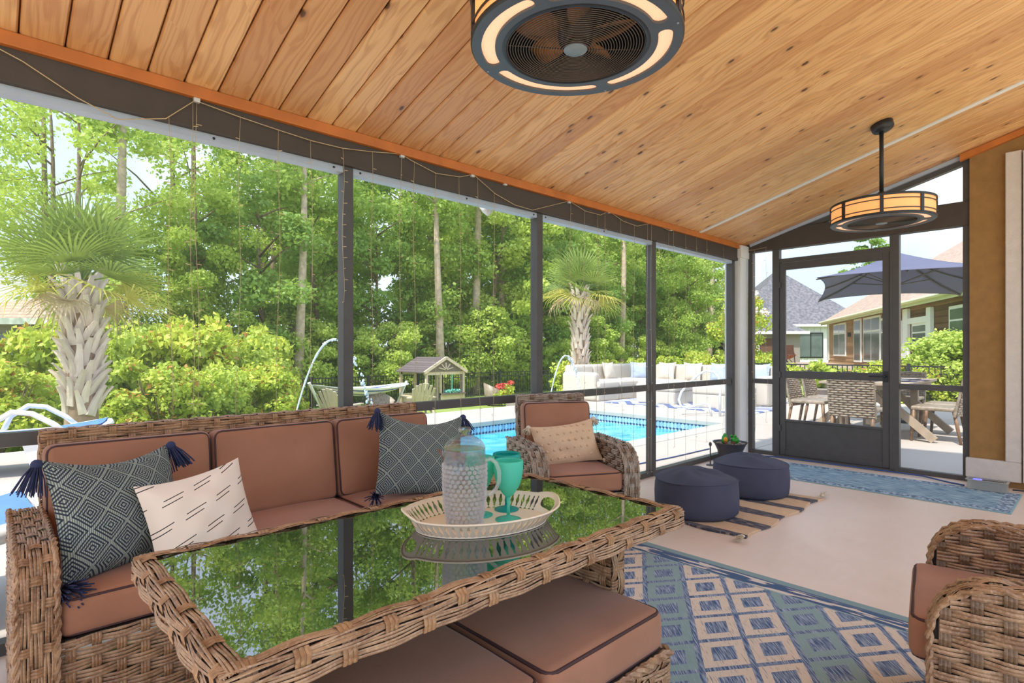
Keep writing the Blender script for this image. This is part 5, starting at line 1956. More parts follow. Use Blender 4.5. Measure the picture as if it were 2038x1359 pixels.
for k, (x, y, lab) in enumerate(((-0.55, 0.1, 'blue-rimmed white plate at the near end of the dining table'), (-0.25, -0.28, 'blue-rimmed white plate on the right side of the dining table'), (0.25, -0.3, 'blue-rimmed white plate at the far right of the dining table'), (0.1, 0.3, 'blue-rimmed white plate at the far left of the dining table'))):
    e_ = tag(empty('plate', (9.25 + x, 2.2 + y, DZ + 0.751)), lab, 'plate', 'plates on the dining table')
    MB().lathe([(0.08, 0.0), (0.13, 0.012), (0.135, 0.014), (0.12, 0.012), (0.08, 0.004)], 24).build('dish', 'white_plastic', e_, smooth=True)
    MB().lathe([(0.132, 0.011), (0.138, 0.013), (0.138, 0.017), (0.132, 0.017)], 24, cap0=False, cap1=False).build('rim', 'navy', e_)
    MB().box(-0.16, 0.16, -0.21, 0.21, -0.0005, 0.0008).build('place_mat', 'navy', e_)


def dchair_proto():
    root = empty('wicker_dining_chair')
    mb = MB()
    W_ = 0.50
    # seat front at +y (faces +y), back at -y
    def Pb(u, v):
        f = v / 0.52
        return Vector((-W_ / 2 + u, -0.22 - 0.10 * f - 0.04 * math.sin(u / W_ * PI), 0.34 + v))
    for sg in (-1, 1):
        weave(mb, (lambda u, v, sg=sg: Pb(u, v) + Vector((0, sg * 0.014, 0))), (lambda u, v, sg=sg: Vector((0, sg, 0))), W_, 0.47, None, row=0.03, stake=0.05, amp=0.004, reeds=1, seed=5, stake_w=0.02, sub=2)
    wv_mb = mb
    mb = MB()
    mb.grid(lambda u, v: tuple(Pb(u * W_, v * 0.47)), 6, 6)
    bk_ = mb.build('back', 'stake', root)
    wv_mb.build('weave', ['cane', 'stake'], bk_, kind='stuff')
    mb = MB()
    mb.tube([Pb(0, 0.0), Pb(0, 0.47), Pb(W_ * 0.5, 0.475), Pb(W_, 0.47), Pb(W_, 0.0)], 0.016, 6)
    mb.build('back_frame', 'cane', root)
    MB().rbox(W_, 0.48, 0.05, 0.02, 0.0, (0, 0.0, 0.425)).build('seat', 'cane', root, smooth=True)
    for sx in (-1, 1):
        for y0, y1 in ((0.20, 0.23), (-0.21, -0.28)):
            mb = MB()
            mb.tube([(sx * 0.22, y0, 0.42), (sx * 0.225, y1, 0.0)], [0.024, 0.017], 8)
            mb.build('leg', 'stake', root, smooth=True)
    return root


proto = dchair_proto()
spots = [(8.02, 2.15, -90, 'wicker dining chair at the near end of the table, its woven back toward the door'),
         (8.95, 1.50, 0, 'wicker dining chair on the right side of the table, nearest the stucco wall'),
         (9.60, 1.48, 0, 'wicker dining chair on the right side of the table, second from the near end'),
         (8.85, 2.95, 180, 'wicker dining chair on the left side of the table, nearest the potted plant'),
         (9.60, 2.98, 180, 'wicker dining chair on the far left side of the table'),
         (10.5, 2.2, 90, 'wicker dining chair at the far end of the table')]
for i, (x, y, rz, lab) in enumerate(spots):
    o = proto if i == 0 else copy_tree(proto)
    o.location = (x, y, DZ)
    o.rotation_euler = (0, 0, math.radians(rz))
    tag(o, lab, 'chair', 'wicker dining chairs')

um = tag(empty('patio_umbrella', (10.95, 2.35, DZ)), 'large dark blue-grey patio umbrella over the dining set', 'umbrella')
cor = [Vector((9.0, 2.95, 2.20)), Vector((12.3, 4.0, 2.13)), Vector((12.9, 1.8, 2.13)), Vector((9.6, 0.75, 2.20))]
base_ = Vector((10.95, 2.35, DZ))
apex = Vector((10.95, 2.38, 2.74)) - base_
cor = [c_ - base_ for c_ in cor]
for k in range(4):
    a, b = cor[k], cor[(k + 1) % 4]
    mb = MB()

    def fn(u, v, a=a, b=b):
        p = a.lerp(b, u)
        mid = (a + b) / 2
        p = p + (apex - mid) * 0.10 * (4 * u * (1 - u)) * v
        q = apex.lerp(p, v)
        q.z -= 0.10 * math.sin(v * PI) * 0.6
        return tuple(q)
    mb.grid(fn, 12, 10)
    o = mb.build('canopy_panel', 'umb_top', um, smooth=True)
    s_ = o.modifiers.new('solid', 'SOLIDIFY')
    s_.thickness = 0.006
    for tgt in (a, (a + b) / 2 * 0.9 + apex * 0.1):
        r_ = MB()
        pts = []
        for i in range(7):
            f = i / 6
            q = apex.lerp(tgt, f)
            q.z -= 0.06 * math.sin(f * PI) + 0.03
            pts.append(q)
        r_.tube(pts, 0.012, 6)
        r_.build('rib', 'umb_rib', um)
        s2_ = MB()
        s2_.tube([Vector((apex.x, apex.y, apex.z - 0.55)), apex.lerp(tgt, 0.5) - Vector((0, 0, 0.09))], 0.009, 6)
        s2_.build('strut', 'umb_rib', um)
mb = MB()
mb.tube([(0, 0.03, 0.08), (0, 0.03, apex.z + 0.03)], 0.026, 10)
mb.build('pole', 'umb_rib', um)
MB().lathe([(0.30, 0.0), (0.30, 0.05), (0.06, 0.07), (0.045, 0.25), (0.03, 0.26)], 24).build('base', 'black_metal', um)

# =================================================================== TERRAIN, FENCE
def sm(t):
    t = max(0.0, min(1.0, t))
    return t * t * (3 - 2 * t)


def ground(x, y):
    h = -0.14 - 0.61 * sm((y - 8.8) / 4.5)
    t = sm((x - 14.4) / 5.0) * sm((15 - y) / 5.0)
    h = h * (1 - t) + 0.15 * t
    if x < 14.4 and y < 8.5:
        h = -0.30
    if PX0 - 0.5 < x < PX1 + 0.5 and PY0 - 0.6 < y < PY1 + 0.6:
        h = -1.3
    return h


mb = MB()
xs = [-30 + 100 * i / 140 for i in range(141)]
ys = [-30 + 90 * j / 126 for j in range(127)]
mb.grid(lambda u, v: (-30 + 100 * u, -30 + 90 * v, ground(-30 + 100 * u, -30 + 90 * v)), 140, 126)
lawn = mb.build('lawn', 'grass', smooth=True)
struct(lawn)


def fence(x0, x1, y0, y1, label, z=None, hgt=0.98):
    L = math.hypot(x1 - x0, y1 - y0)
    n = int(round(L / 2.0))
    root = tag(empty('metal_fence', (x0, y0, 0)), label, 'fence')
    P = lambda f: Vector(((x1 - x0) * f, (y1 - y0) * f, 0))
    G = lambda f: ground(x0 + (x1 - x0) * f, y0 + (y1 - y0) * f) if z is None else z
    for i in range(n + 1):
        p = P(i / n)
        g = G(i / n)
        MB().box(p.x - 0.03, p.x + 0.03, p.y - 0.03, p.y + 0.03, g - 0.1, g + hgt + 0.06).build('post', 'black_metal', root)
    for i in range(n):
        for dz in (0.12, hgt - 0.16, hgt):
            a, b = P(i / n), P((i + 1) / n)
            a.z, b.z = G(i / n) + dz, G((i + 1) / n) + dz
            MB().bar(a, b, 0.025, 0.03).build('rail', 'black_metal', root)
    mb = MB()
    k = int(L / 0.105)
    for i in range(k):
        p = P((i + 0.5) / k)
        g = G((i + 0.5) / k)
        mb.box(p.x - 0.009, p.x + 0.009, p.y - 0.009, p.y + 0.009, g + 0.04, g + hgt)
    mb.build('pickets', 'black_metal', root, kind='stuff')


fence(3.5, 27.5, 17.2, 17.2, 'black metal picket fence in front of the forest')
fence(14.9, 14.9, -3.0, 7.0, 'black metal picket fence behind the dining set hedge', hgt=0.9)

# =================================================================== FOLIAGE
def leaf_mesh(name, clumps, per, size, rad, mat, seed, flatten=0.75, mats2=None, frac2=0.0):
    r = np.random.default_rng(seed)
    cs = np.array(clumps, dtype=np.float64)
    k = len(cs)
    n = k * per
    cen = np.repeat(cs[:, :3], per, axis=0)
    rr = np.repeat(cs[:, 3], per)
    d = r.normal(size=(n, 3))
    d /= np.linalg.norm(d, axis=1)[:, None]
    q = d * (rr * r.random(n) ** 0.45)[:, None]
    q[:, 2] *= flatten
    cen = cen + q
    # leaf axes
    nm = d * 0.6 + r.normal(size=(n, 3)) * 0.7
    nm[:, 2] += 0.5
    nm /= np.linalg.norm(nm, axis=1)[:, None]
    t = r.normal(size=(n, 3))
    a = np.cross(nm, t)
    a /= np.linalg.norm(a, axis=1)[:, None]
    b = np.cross(nm, a)
    s = size * r.uniform(0.6, 1.3, n)
    a = a * (s * 0.5)[:, None]
    b = b * (s * 0.32)[:, None]
    V = np.empty((n, 4, 3))
    V[:, 0] = cen - a
    V[:, 1] = cen + b - nm * (s * 0.06)[:, None]
    V[:, 2] = cen + a
    V[:, 3] = cen - b - nm * (s * 0.06)[:, None]
    me = bpy.data.meshes.new(name)
    me.vertices.add(4 * n)
    me.vertices.foreach_set('co', V.astype(np.float32).ravel())
    me.loops.add(4 * n)
    me.loops.foreach_set('vertex_index', np.arange(4 * n, dtype=np.int32))
    me.polygons.add(n)
    me.polygons.foreach_set('loop_start', np.arange(0, 4 * n, 4, dtype=np.int32))
    me.polygons.foreach_set('loop_total', np.full(n, 4, dtype=np.int32))
    me.materials.append(MT[mat])
    if mats2:
        me.materials.append(MT[mats2])
        mi = (r.random(n) < frac2 * np.clip(q[:, 2] / rr + 0.4, 0, 1) * 1.6).astype(np.int32)
        me.polygons.foreach_set('material_index', mi)
    me.update(calc_edges=True)
    return me


def tree_variant(seed, H, R, base, nclump, per, size, mat, sparse=False, crad=(0.5, 1.0)):
    rg = random.Random(seed)
    mb = MB()
    lean = (rg.uniform(-0.5, 0.5), rg.uniform(-0.5, 0.5))
    tp = []
    rs = []
    for i in range(9):
        f = i / 8
        tp.append((lean[0] * f * f + 0.12 * math.sin(f * 5 + seed), lean[1] * f * f + 0.12 * math.cos(f * 4 + seed), -0.4 + (H * 0.92 + 0.4) * f))
        rs.append(0.16 * (1 - f * 0.85) * (H / 10) ** 0.7)
    mb.tube(tp, rs, 7)
    clumps = []
    for i in range(nclump):
        f = (i + rg.random()) / nclump
        z = base + (H - base) * f
        env = math.sin(PI * min(1, 0.18 + 0.80 * (1 - f))) ** 0.7
        a = rg.random() * 2 * PI
        r = R * env * rg.uniform(0.35, 1.0)
        tf = z / H
        j = min(7, int(tf * 8))
        ax = tp[j]
        c = (ax[0] + r * math.cos(a), ax[1] + r * math.sin(a), z)
        clumps.append((c[0], c[1], c[2], rg.uniform(*crad)))
        if i % 3 == 0:
            zz = max(base * 0.6, z - r * 0.5)
            mb.tube([(ax[0], ax[1], zz), (ax[0] * 0.5 + c[0] * 0.5, ax[1] * 0.5 + c[1] * 0.5, zz * 0.4 + z * 0.6), c], [0.045, 0.028, 0.010], 4)
    trunk = mb.build('trunk', 'bark', mesh_only=True, smooth=True)
    crown = leaf_mesh('crown', clumps, per, size, None, mat, seed, 0.62)
    return trunk, crown


VAR = {
    'edge_a': tree_variant(1, 8.5, 2.6, 0.6, 62, 330, 0.17, 'leaf_a', crad=(0.45, 1.0)),
    'edge_b': tree_variant(2, 9.5, 2.8, 0.9, 66, 330, 0.17, 'leaf_b', crad=(0.45, 1.0)),
    'edge_c': tree_variant(3, 7.5, 2.3, 0.4, 54, 330, 0.16, 'leaf_c', crad=(0.45, 0.95)),
    'tall_a': tree_variant(4, 15.0, 3.2, 3.0, 66, 190, 0.20, 'leaf_c', crad=(0.5, 1.15)),
    'tall_b': tree_variant(5, 17.0, 3.0, 4.0, 64, 180, 0.20, 'leaf_a', crad=(0.5, 1.1)),
    'sparse': tree_variant(6, 13.0, 3.4, 3.2, 36, 120, 0.18, 'leaf_b', crad=(0.5, 1.0)),
    'pole': tree_variant(11, 14.0, 2.2, 7.4, 26, 150, 0.18, 'leaf_a', crad=(0.5, 0.9)),
    'under': tree_variant(8, 3.6, 1.5, 0.1, 34, 300, 0.14, 'leaf_b', crad=(0.35, 0.7)),
}


BAYS = ((688, 'the leftmost screen bay'), (1068, 'the second screen bay'), (1296, 'the third screen bay'), (9999, 'the bay beside the white column'))


def bay(x, y):
    fz = CX * x + SX * y
    px_ = 1019 + FPX * (SX * x - CX * y) / max(0.1, fz)
    for lim, nm in BAYS:
        if px_ < lim:
            return nm


def tree(kind, x, y, label, group, sc=1.0, seed=0, name='leafy_tree', z=None):
    rg = random.Random(seed)
    if group:
        label = label + ' in ' + bay(x, y)
        group = group + ' in ' + bay(x, y)
    g = ground(x, y) if z is None else z
    root = tag(empty(name, (x, y, g), rg.random() * 2 * PI), label, 'tree', group)
    s = sc * rg.uniform(0.9, 1.1)
    root.scale = (s, s, s * rg.uniform(0.95, 1.08))
    tr, cr = VAR[kind]
    link('trunk', tr, root)
    link('crown', cr, root)
    return root


rg = random.Random(99)
G1 = 'bushy trees at the forest edge'
L1 = 'bushy bright green forest-edge tree seen'
i = 0
x = 2.7
while x < 40:
    y = 19.5 + rg.uniform(-0.7, 1.2) + (0 if x < 28 else 1.5)
    tree(['edge_a', 'edge_b', 'edge_c', 'edge_a', 'edge_c'][i % 5], x, y, L1, G1, rg.uniform(0.85, 1.05) * (0.70 if x < 5 else 1.0), 100 + i)
    x += rg.uniform(1.9, 2.8)
    i += 1
L2 = 'tall slender tree deep in the forest seen'
x = -6.0
while x < 46:
    y = 24.5 + rg.uniform(-1.5, 2.0) + (5.0 if x < 3 else 0)
    k = ['tall_a', 'tall_b', 'sparse'][i % 3] if x > 6 else 'sparse'
    tree(k, x, y, L2, 'tall trees deeper in the forest', rg.uniform(0.95, 1.2), 200 + i)
    x += rg.uniform(2.3, 3.4) * (1.6 if x < 6 else 1.0)
    i += 1
x = -8.0
while x < 52:
    y = 31 + rg.uniform(-1.5, 2.5)
    k = ['tall_b', 'tall_a'][i % 2] if x > 9 else 'sparse'
    tree(k, x, y, L2, 'tall trees deeper in the forest', rg.uniform(1.0, 1.25), 300 + i)
    x += rg.uniform(2.4, 3.6) * (1.8 if x < 9 else 1.0)
    i += 1
L3 = 'low leafy young tree by the fence'
x = 2.0
while x < 34:
    tree('under', x, 18.3 + rg.uniform(-0.3, 0.6), L3, 'young trees at the foot of the forest', rg.uniform(0.6, 0.95), 400 + i, 'young_tree')
    x += rg.uniform(1.3, 2.1)
    i += 1
# trees far left and behind the houses
for k, (x, y, kd, s) in enumerate(((-3.6, 17.0, 'under', 1.0), (-1.6, 20.0, 'sparse', 0.8), (1.9, 18.6, 'sparse', 0.78))):
    tree(kd, x, y, ('low yellow-green tree beside the distant brown roof', 'yellow-green tree above the distant brown roof', 'thin open tree behind the near palm crown')[k], None, s, 500 + k)
for k, (x, y, kd, s, lab) in enumerate(((31, 17.0, 'edge_a', 0.9, 'green tree left of the grey-roofed house, nearest the column'), (36, 18.5, 'edge_b', 0.95, 'green tree rising behind the grey-roofed house'),
                                       (40, 23, 'tall_b', 0.7, 'taller green tree far behind the grey-roofed house'))):
    tree(kd, x, y, lab, None, s, 520 + k)


MT['pale_bark'] = plain('pale_bark', (196, 176, 152), 0.9, 0.25, 7, 0.5, 30)
VAR['pole'][0].materials[0] = MT['pale_bark']
for k, (px_, yy, lab) in enumerate(((600, 18.0, 'slender pale-trunked tree behind the hammock, left of the first post'), (872, 18.2, 'slender pale-trunked tree rising directly behind the playhouse roof'), (952, 18.4, 'pale-trunked tree right of the playhouse'),
                                   (1003, 19.2, 'pale-trunked tree between playhouse and second post'), (1236, 18.5, 'slender pale-trunked tree just right of the far palm'), (1412, 17.9, 'pale-trunked tree beside the white corner column'), (236, 18.5, 'pale-trunked tree showing above the near palm crown'))):
    p = onY(px_, 698, yy)
    tree('pole', p.x, p.y, lab, None, (0.95, 1.0, 1.1, 1.05, 1.0, 1.1, 0.9)[k], 900 + k, 'pale_trunk_tree')


def pine(loc, H, label):
    root = tag(empty('pine_tree', loc), label, 'tree')
    mb = MB()
    mb.tube([(0, 0, -1), (0.1, 0, H * 0.5), (0, 0, H)], [0.2, 0.14, 0.05], 7)
    cl = []
    rg = random.Random(8)
    for i in range(16):
        z = H * (0.68 + 0.32 * i / 16)
        a = i * 2.4
        r = rg.uniform(0.8, 3.0) * (1.1 - i / 18)
        mb.tube([(0, 0, z - 0.2), (r * 0.9 * math.cos(a), r * 0.9 * math.sin(a), z)], [0.05, 0.02], 4)
        cl.append((r * math.cos(a), r * math.sin(a), z, rg.uniform(0.4, 0.75)))
        cl.append((r * 0.6 * math.cos(a), r * 0.6 * math.sin(a), z, rg.uniform(0.3, 0.5)))
    mb.build('trunk', 'bark', root)
    link('crown', leaf_mesh('crown', cl, 220, 0.22, None, 'leaf_c', 88, 0.5), root)


pine((55.4, 13.8, 0), 11.2, 'lone pine top showing above the screen door')


def shrub_variant(seed, R, H, n, per, size, mat, mat2=None, frac=0.0):
    rg = random.Random(seed)
    cl = []
    for i in range(n):
        a, f = rg.random() * 2 * PI, rg.random()
        r = R * math.sqrt(rg.random()) * (1 - 0.45 * f)
        cl.append((r * math.cos(a), r * math.sin(a), 0.12 + H * f * 0.92, rg.uniform(0.18, 0.34) * R))
    mb = MB()
    for i in range(7):
        a = rg.random() * 2 * PI
        mb.tube([(0.05 * math.cos(a), 0.05 * math.sin(a), -0.1), (R * 0.3 * math.cos(a), R * 0.3 * math.sin(a), H * 0.45), (R * 0.5 * math.cos(a), R * 0.5 * math.sin(a), H * 0.85)], [0.018, 0.012, 0.005], 4)
    return mb.build('stems', 'bark', mesh_only=True), leaf_mesh('foliage', cl, per, size, None, mat, seed, 0.8, mat2, frac)


SH = {'hedge': shrub_variant(21, 0.95, 1.35, 46, 150, 0.10, 'leaf_hedge', 'leaf_red', 0.10),
      'hedge2': shrub_variant(22, 0.85, 1.1, 42, 150, 0.09, 'leaf_b', 'leaf_hedge', 0.5),
      'low': shrub_variant(23, 0.6, 0.75, 30, 130, 0.085, 'leaf_hedge', 'leaf_red', 0.05),
      'big': shrub_variant(24, 1.5, 2.3, 60, 220, 0.13, 'leaf_b')}


def shrub(kind, x, y, label, sc=1.0, seed=0, group=None, z=None, sz=1.0):
    rg = random.Random(seed)
    root = tag(empty('leafy_shrub', (x, y, ground(x, y) if z is None else z), rg.random() * 6), label, 'shrub', group)
    root.scale = (sc, sc, sc * sz)
    st_, fo = SH[kind]
    link('stems', st_, root)
    link('foliage', fo, root)
    return root


GS = 'yellow-green shrubs beyond the loungers'
LS = 'yellow-green shrub growing around the near palm beyond the loungers'
for k, (x, y, kd, s, sz) in enumerate(((-2.2, 11.2, 'hedge', 1.0, 1.0), (-0.9, 11.6, 'hedge2', 1.15, 1.1), (0.1, 11.2, 'hedge', 0.95, 1.0), (0.9, 12.2, 'hedge2', 1.0, 1.1), (2.35, 11.6, 'hedge', 1.0, 1.0), (3.3, 12.0, 'hedge2', 1.1, 1.1),
                                      (4.3, 12.6, 'hedge', 1.1, 0.95), (3.2, 13.6, 'hedge', 1.35, 1.3), (2.2, 14.0, 'hedge2', 1.4, 1.4), (1.0, 14.0, 'hedge', 1.3, 1.3), (4.6, 14.6, 'hedge2', 1.3, 1.5), (-0.6, 14.0, 'hedge2', 1.4, 1.4), (5.3, 15.5, 'hedge', 1.2, 1.4))):
    back = y > 13
    side = 'left' if x < 1.2 else 'right'
    shrub(kd, x, y, ('tall' if back else 'front-row') + ' yellow-green shrub ' + side + ' of the near palm beyond the loungers', s, 600 + k, ('tall' if back else 'front') + ' shrubs ' + side + ' of the near palm', sz=sz)
GL = 'low shrubs lining the far side of the deck'
for k, (x, y) in enumerate(((11.4, 9.9), (12.4, 10.0), (13.3, 9.9), (14.3, 9.6), (15.3, 9.2), (15.6, 8.3), (15.8, 7.4), (15.9, 6.6), (16.4, 8.8), (17.4, 9.4), (17.2, 7.2))):
    shrub('low', x, y, 'low yellow-green shrub behind the ' + ('back' if x < 14 else 'right') + ' side of the outdoor sectional', 0.95, 640 + k, GL + (' at the back' if x < 14 else ' at the right'), sz=1.25)
for k, (x, y, s) in enumerate(((15.0, 5.6, 0.95), (15.1, 4.6, 0.9), (15.2, 3.7, 1.0), (15.2, 2.8, 0.95), (15.2, 1.8, 0.95), (15.2, 0.8, 0.9))):
    shrub('hedge', x, y, 'hedge shrub beyond the dining set', s * 0.72, 660 + k, 'hedge behind the dining set', z=-0.1, sz=0.9)
for k, (x, y, s, lab) in enumerate(((15.8, 2.25, 0.82, 'big bright green bush behind the right end of the dining table'), (16.6, 1.7, 0.86, 'big bright green bush against the stucco wall edge'), (14.7, 1.35, 0.55, 'small bright green bush beside the stucco wall edge'))):
    shrub('big', x, y, lab, s, 680 + k, None, z=-0.1, sz=0.85)

# crepe myrtle with white blossoms
cmr = tag(empty('crepe_myrtle', (17.0, 7.6, 0.0)), 'crepe myrtle with white blossoms left of the screen door', 'tree')
rg = random.Random(12)
mb = MB()
cl, fl_ = [], []
for i in range(26):
    a, f = rg.random() * 2 * PI, rg.random()
    r = rg.uniform(0.3, 1.45) * (0.5 + 0.5 * f)
    tip = (r * math.cos(a), r * math.sin(a), 0.8 + 1.9 * f)
    mb.tube([(0.1 * math.cos(a), 0.1 * math.sin(a), -0.2), (tip[0] * 0.4, tip[1] * 0.4, tip[2] * 0.55), tip], [0.03, 0.018, 0.006], 5)
    cl.append(tip + (rg.uniform(0.22, 0.42),))
    if f > 0.55:
        fl_.append((tip[0], tip[1], tip[2] + 0.28, 0.13))
mb.build('branches', 'bark', cmr)
link('foliage', leaf_mesh('foliage', cl, 190, 0.10, None, 'leaf_hedge', 31, 0.8, 'leaf_red', 0.12), cmr)
link('blossoms', leaf_mesh('blossoms', fl_, 60, 0.09, None, 'petal_white', 32, 1.2), cmr)
# red flowers by the fence
for k, (px_, yy) in enumerate(((1003, 13.8), (1135, 11.5))):
    p = onY(px_, 790, yy)
    g = ground(p.x, p.y)
    e_ = tag(empty('flowering_plant', (p.x, p.y, g)), ('red flowering plant on the lawn right of the playhouse', 'red flowering plant left of the outdoor sectional')[k], 'plant')
    link('foliage', leaf_mesh('foliage', [(0.2 * math.cos(i), 0.2 * math.sin(i), 0.15 + 0.08 * i, 0.2) for i in range(7)], 110, 0.09, None, 'leaf_hedge', 40 + k), e_)
    link('blossoms', leaf_mesh('blossoms', [(0.22 * math.cos(i * 2), 0.22 * math.sin(i * 2), 0.42 + 0.06 * i, 0.13) for i in range(7)], 60, 0.08, None, 'petal_red', 50 + k), e_)


# =================================================================== PALMS
def frond_mesh(seed, mat, droop=0.25, L=0.74, pet=0.50, spread=104):
    rg = random.Random(seed)
    mb = MB()
    mb.tube([(0, 0, 0), (pet * 0.5, 0, 0.03), (pet, 0, 0.0)], [0.02, 0.014, 0.009], 5)
    n = 24
    for i in range(n):
        a = math.radians(-spread + 2 * spread * (i + 0.5) / n)
        l = L * (0.72 + 0.28 * math.cos(a * 0.75)) * rg.uniform(0.9, 1.08)
        d = Vector((math.cos(a), math.sin(a), 0))
        s = Vector((-d.y, d.x, 0))
        c0 = Vector((pet, 0, 0))
        w = 0.0140
        pts = []
        for k in range(5):
            f = k / 4
            p = c0 + d * (l * f)
            p.z += 0.10 * abs(math.sin(a)) * f - droop * l * max(0, f - 0.45) ** 2 * 3.2 * rg.uniform(0.6, 1.3)
            pts.append((p, w * (0.35 + 1.1 * f if f < 0.5 else 1.8 * (1 - f)) + 0.0015))
        vs_, fs = [], []
        for p, ww in pts:
            vs_ += [p - s * ww + Vector((0, 0, 0.25 * ww)), p, p + s * ww + Vector((0, 0, 0.25 * ww))]
        for k in range(4):
            q = 3 * k
            fs += [(q, q + 3, q + 4, q + 1), (q + 1, q + 4, q + 5, q + 2)]
        mb.add(vs_, fs)
    return mb.build('frond', mat, mesh_only=True)


FR = [frond_mesh(1, 'palm_leaf', 0.10), frond_mesh(2, 'palm_leaf', 0.2), frond_mesh(3, 'palm_yellow', 0.35), frond_mesh(4, 'palm_dead', 0.7, 0.5, 0.45)]


def boot_mesh(seed):
    mb = MB()
    # split leaf base leaning outwards and up
    pts = [((0, 0, -0.14), 0.055, 0.02), ((0.03, 0, 0.02), 0.042, 0.022), ((0.075, 0, 0.14), 0.03, 0.016), ((0.125, 0, 0.22), 0.022, 0.010)]
    vs_, fs = [], []
    for (c, w, t) in pts:
        vs_ += [(c[0] - t, c[1] - w, c[2]), (c[0] + t, c[1] - w, c[2]), (c[0] + t * 1.6, c[1], c[2]), (c[0] + t, c[1] + w, c[2]), (c[0] - t, c[1] + w, c[2])]
    for k in range(3):
        for i in range(5):
            j = (i + 1) % 5
            fs.append((k * 5 + i, k * 5 + j, k * 5 + 5 + j, k * 5 + 5 + i))
    fs += [(4, 3, 2, 1, 0), (15, 16, 17, 18, 19)]
    mb.add(vs_, fs)
    return mb.build('boot', 'boot', mesh_only=True)


BOOT = boot_mesh(1)


def palm(loc, label, Ht, seed, sc=1.0):
    rg = random.Random(seed)
    root = tag(empty('palm_tree', loc), label, 'palm', 'fan palms beside the pool')
    root.scale = (sc, sc, sc)
    MB().lathe([(0.20, -0.2), (0.19, 0.3), (0.17, 0.8), (0.18, 1.6), (0.17, Ht - 0.2), (0.09, Ht + 0.05)], 18).build('trunk', 'palm_trunk', root, smooth=True)
    nrow = 13
    for j in range(nrow):
        z = 0.62 + (Ht - 0.62) * j / (nrow - 1)
        for i in range(7):
            a = 2 * PI * (i + (0.5 if j % 2 else 0)) / 7 + rg.uniform(-0.12, 0.12)
            tl = rg.uniform(-0.15, 0.25)
            o = link('boot', BOOT, root, loc=(0.155 * math.cos(a), 0.155 * math.sin(a), z))
            o.rotation_euler = Euler((rg.uniform(-0.35, 0.35), tl, a), 'XYZ')
            k = rg.uniform(0.85, 1.15)
            o.scale = (k, k, k)
    n = 30
    for i in range(n):
        f = i / (n - 1)
        el = math.radians(84 - 112 * f ** 1.1 + rg.uniform(-7, 7))
        az = i * 2.39996 + rg.uniform(-0.2, 0.2)
        me = FR[0] if f < 0.35 else (FR[1] if f < 0.72 else (FR[2] if f < 0.92 else FR[3]))
        o = link('frond', me, root, loc=(0, 0, Ht - 0.05 + 0.1 * (1 - f)))
        o.rotation_euler = Euler((rg.uniform(-0.5, 0.5), -el, az), 'XYZ')
        k = rg.uniform(0.9, 1.12)
        o.scale = (k, k, k)
    return root


palm((0.98, 9.75, -0.28), 'stocky fan palm with a pale shaggy trunk near the loungers', 2.2, 5, 1.05)
palm((11.23, 9.35, -0.25), 'fan palm standing behind the outdoor sectional', 2.85, 9, 1.0)

# =================================================================== LAWN FURNITURE
# playhouse
ph_ = tag(empty('playhouse', (10.3, 15.0, -0.75)), 'small cream playhouse with a grey plank roof on the lawn', 'playhouse')
Wp, Dp, Hp, Ap = 1.62, 1.6, 1.17, 1.60
MB().box(0.62, Wp, 0.02, 0.07, 0.0, 0.42).build('front_panel', 'play_wood', ph_)
for x in (0.04, 0.62, Wp - 0.08):
    for y in (0.0, Dp - 0.08):
        MB().box(x, x + 0.08, y, y + 0.08, 0.0, Hp).build('corner_post', 'play_wood', ph_)
for a in (0.02, Dp - 0.08):
    MB().box(0.0, Wp, a, a + 0.07, Hp - 0.10, Hp).build('top_beam', 'play_wood', ph_)
MB().box(0.66, 0.72, 0.0, 0.09, 0.42, Hp - 0.10).build('window_jamb', 'play_gray', ph_)
MB().box(Wp - 0.14, Wp - 0.08, 0.0, 0.09, 0.42, Hp - 0.10).build('window_jamb', 'play_gray', ph_)
MB().box(0.62, Wp, -0.06, 0.08, 0.40, 0.46).build('window_box', 'play_gray', ph_)
MB().box(1.08, 1.12, 0.02, 0.06, 0.45, Hp - 0.1).build('window_mullion', 'turq', ph_)
link('window_plants', leaf_mesh('window_plants', [(0.85 + 0.1 * i, 0.0, 0.52, 0.09) for i in range(6)], 60, 0.07, None, 'turq', 61), ph_)
MB().box(0.05, Wp - 0.05, Dp - 0.06, Dp - 0.02, 0.0, 0.4).build('rear_panel', 'play_wood', ph_)
MB().box(0.05, 0.12, 0.1, Dp - 0.1, 0.30, 0.36).build('porch_rail', 'play_wood', ph_)
mb = MB()
mb.add([(0.0, 0.0, Hp), (Wp, 0.0, Hp), (Wp / 2, 0.0, Ap), (0.0, 0.05, Hp), (Wp, 0.05, Hp), (Wp / 2, 0.05, Ap)], [(0, 1, 2), (5, 4, 3), (0, 3, 4, 1), (1, 4, 5, 2), (2, 5, 3, 0)])
mb.build('gable', 'play_gray', ph_)
for sg in (-1, 1):
    MB().bar((Wp / 2 + sg * (Wp / 2 + 0.06), -0.05, Hp - 0.02), (Wp / 2, -0.05, Ap + 0.03), 0.06, 0.09).build('barge_board', 'play_wood', ph_)
for k in range(5):
    a = PI * (k + 0.5) / 5
    MB().bar((Wp / 2, -0.02, Hp + 0.06), (Wp / 2 + 0.30 * math.cos(a), -0.02, Hp + 0.06 + 0.24 * math.sin(a)), 0.03, 0.04, up=(0, 1, 0)).build('gable_spoke', 'play_wood', ph_)
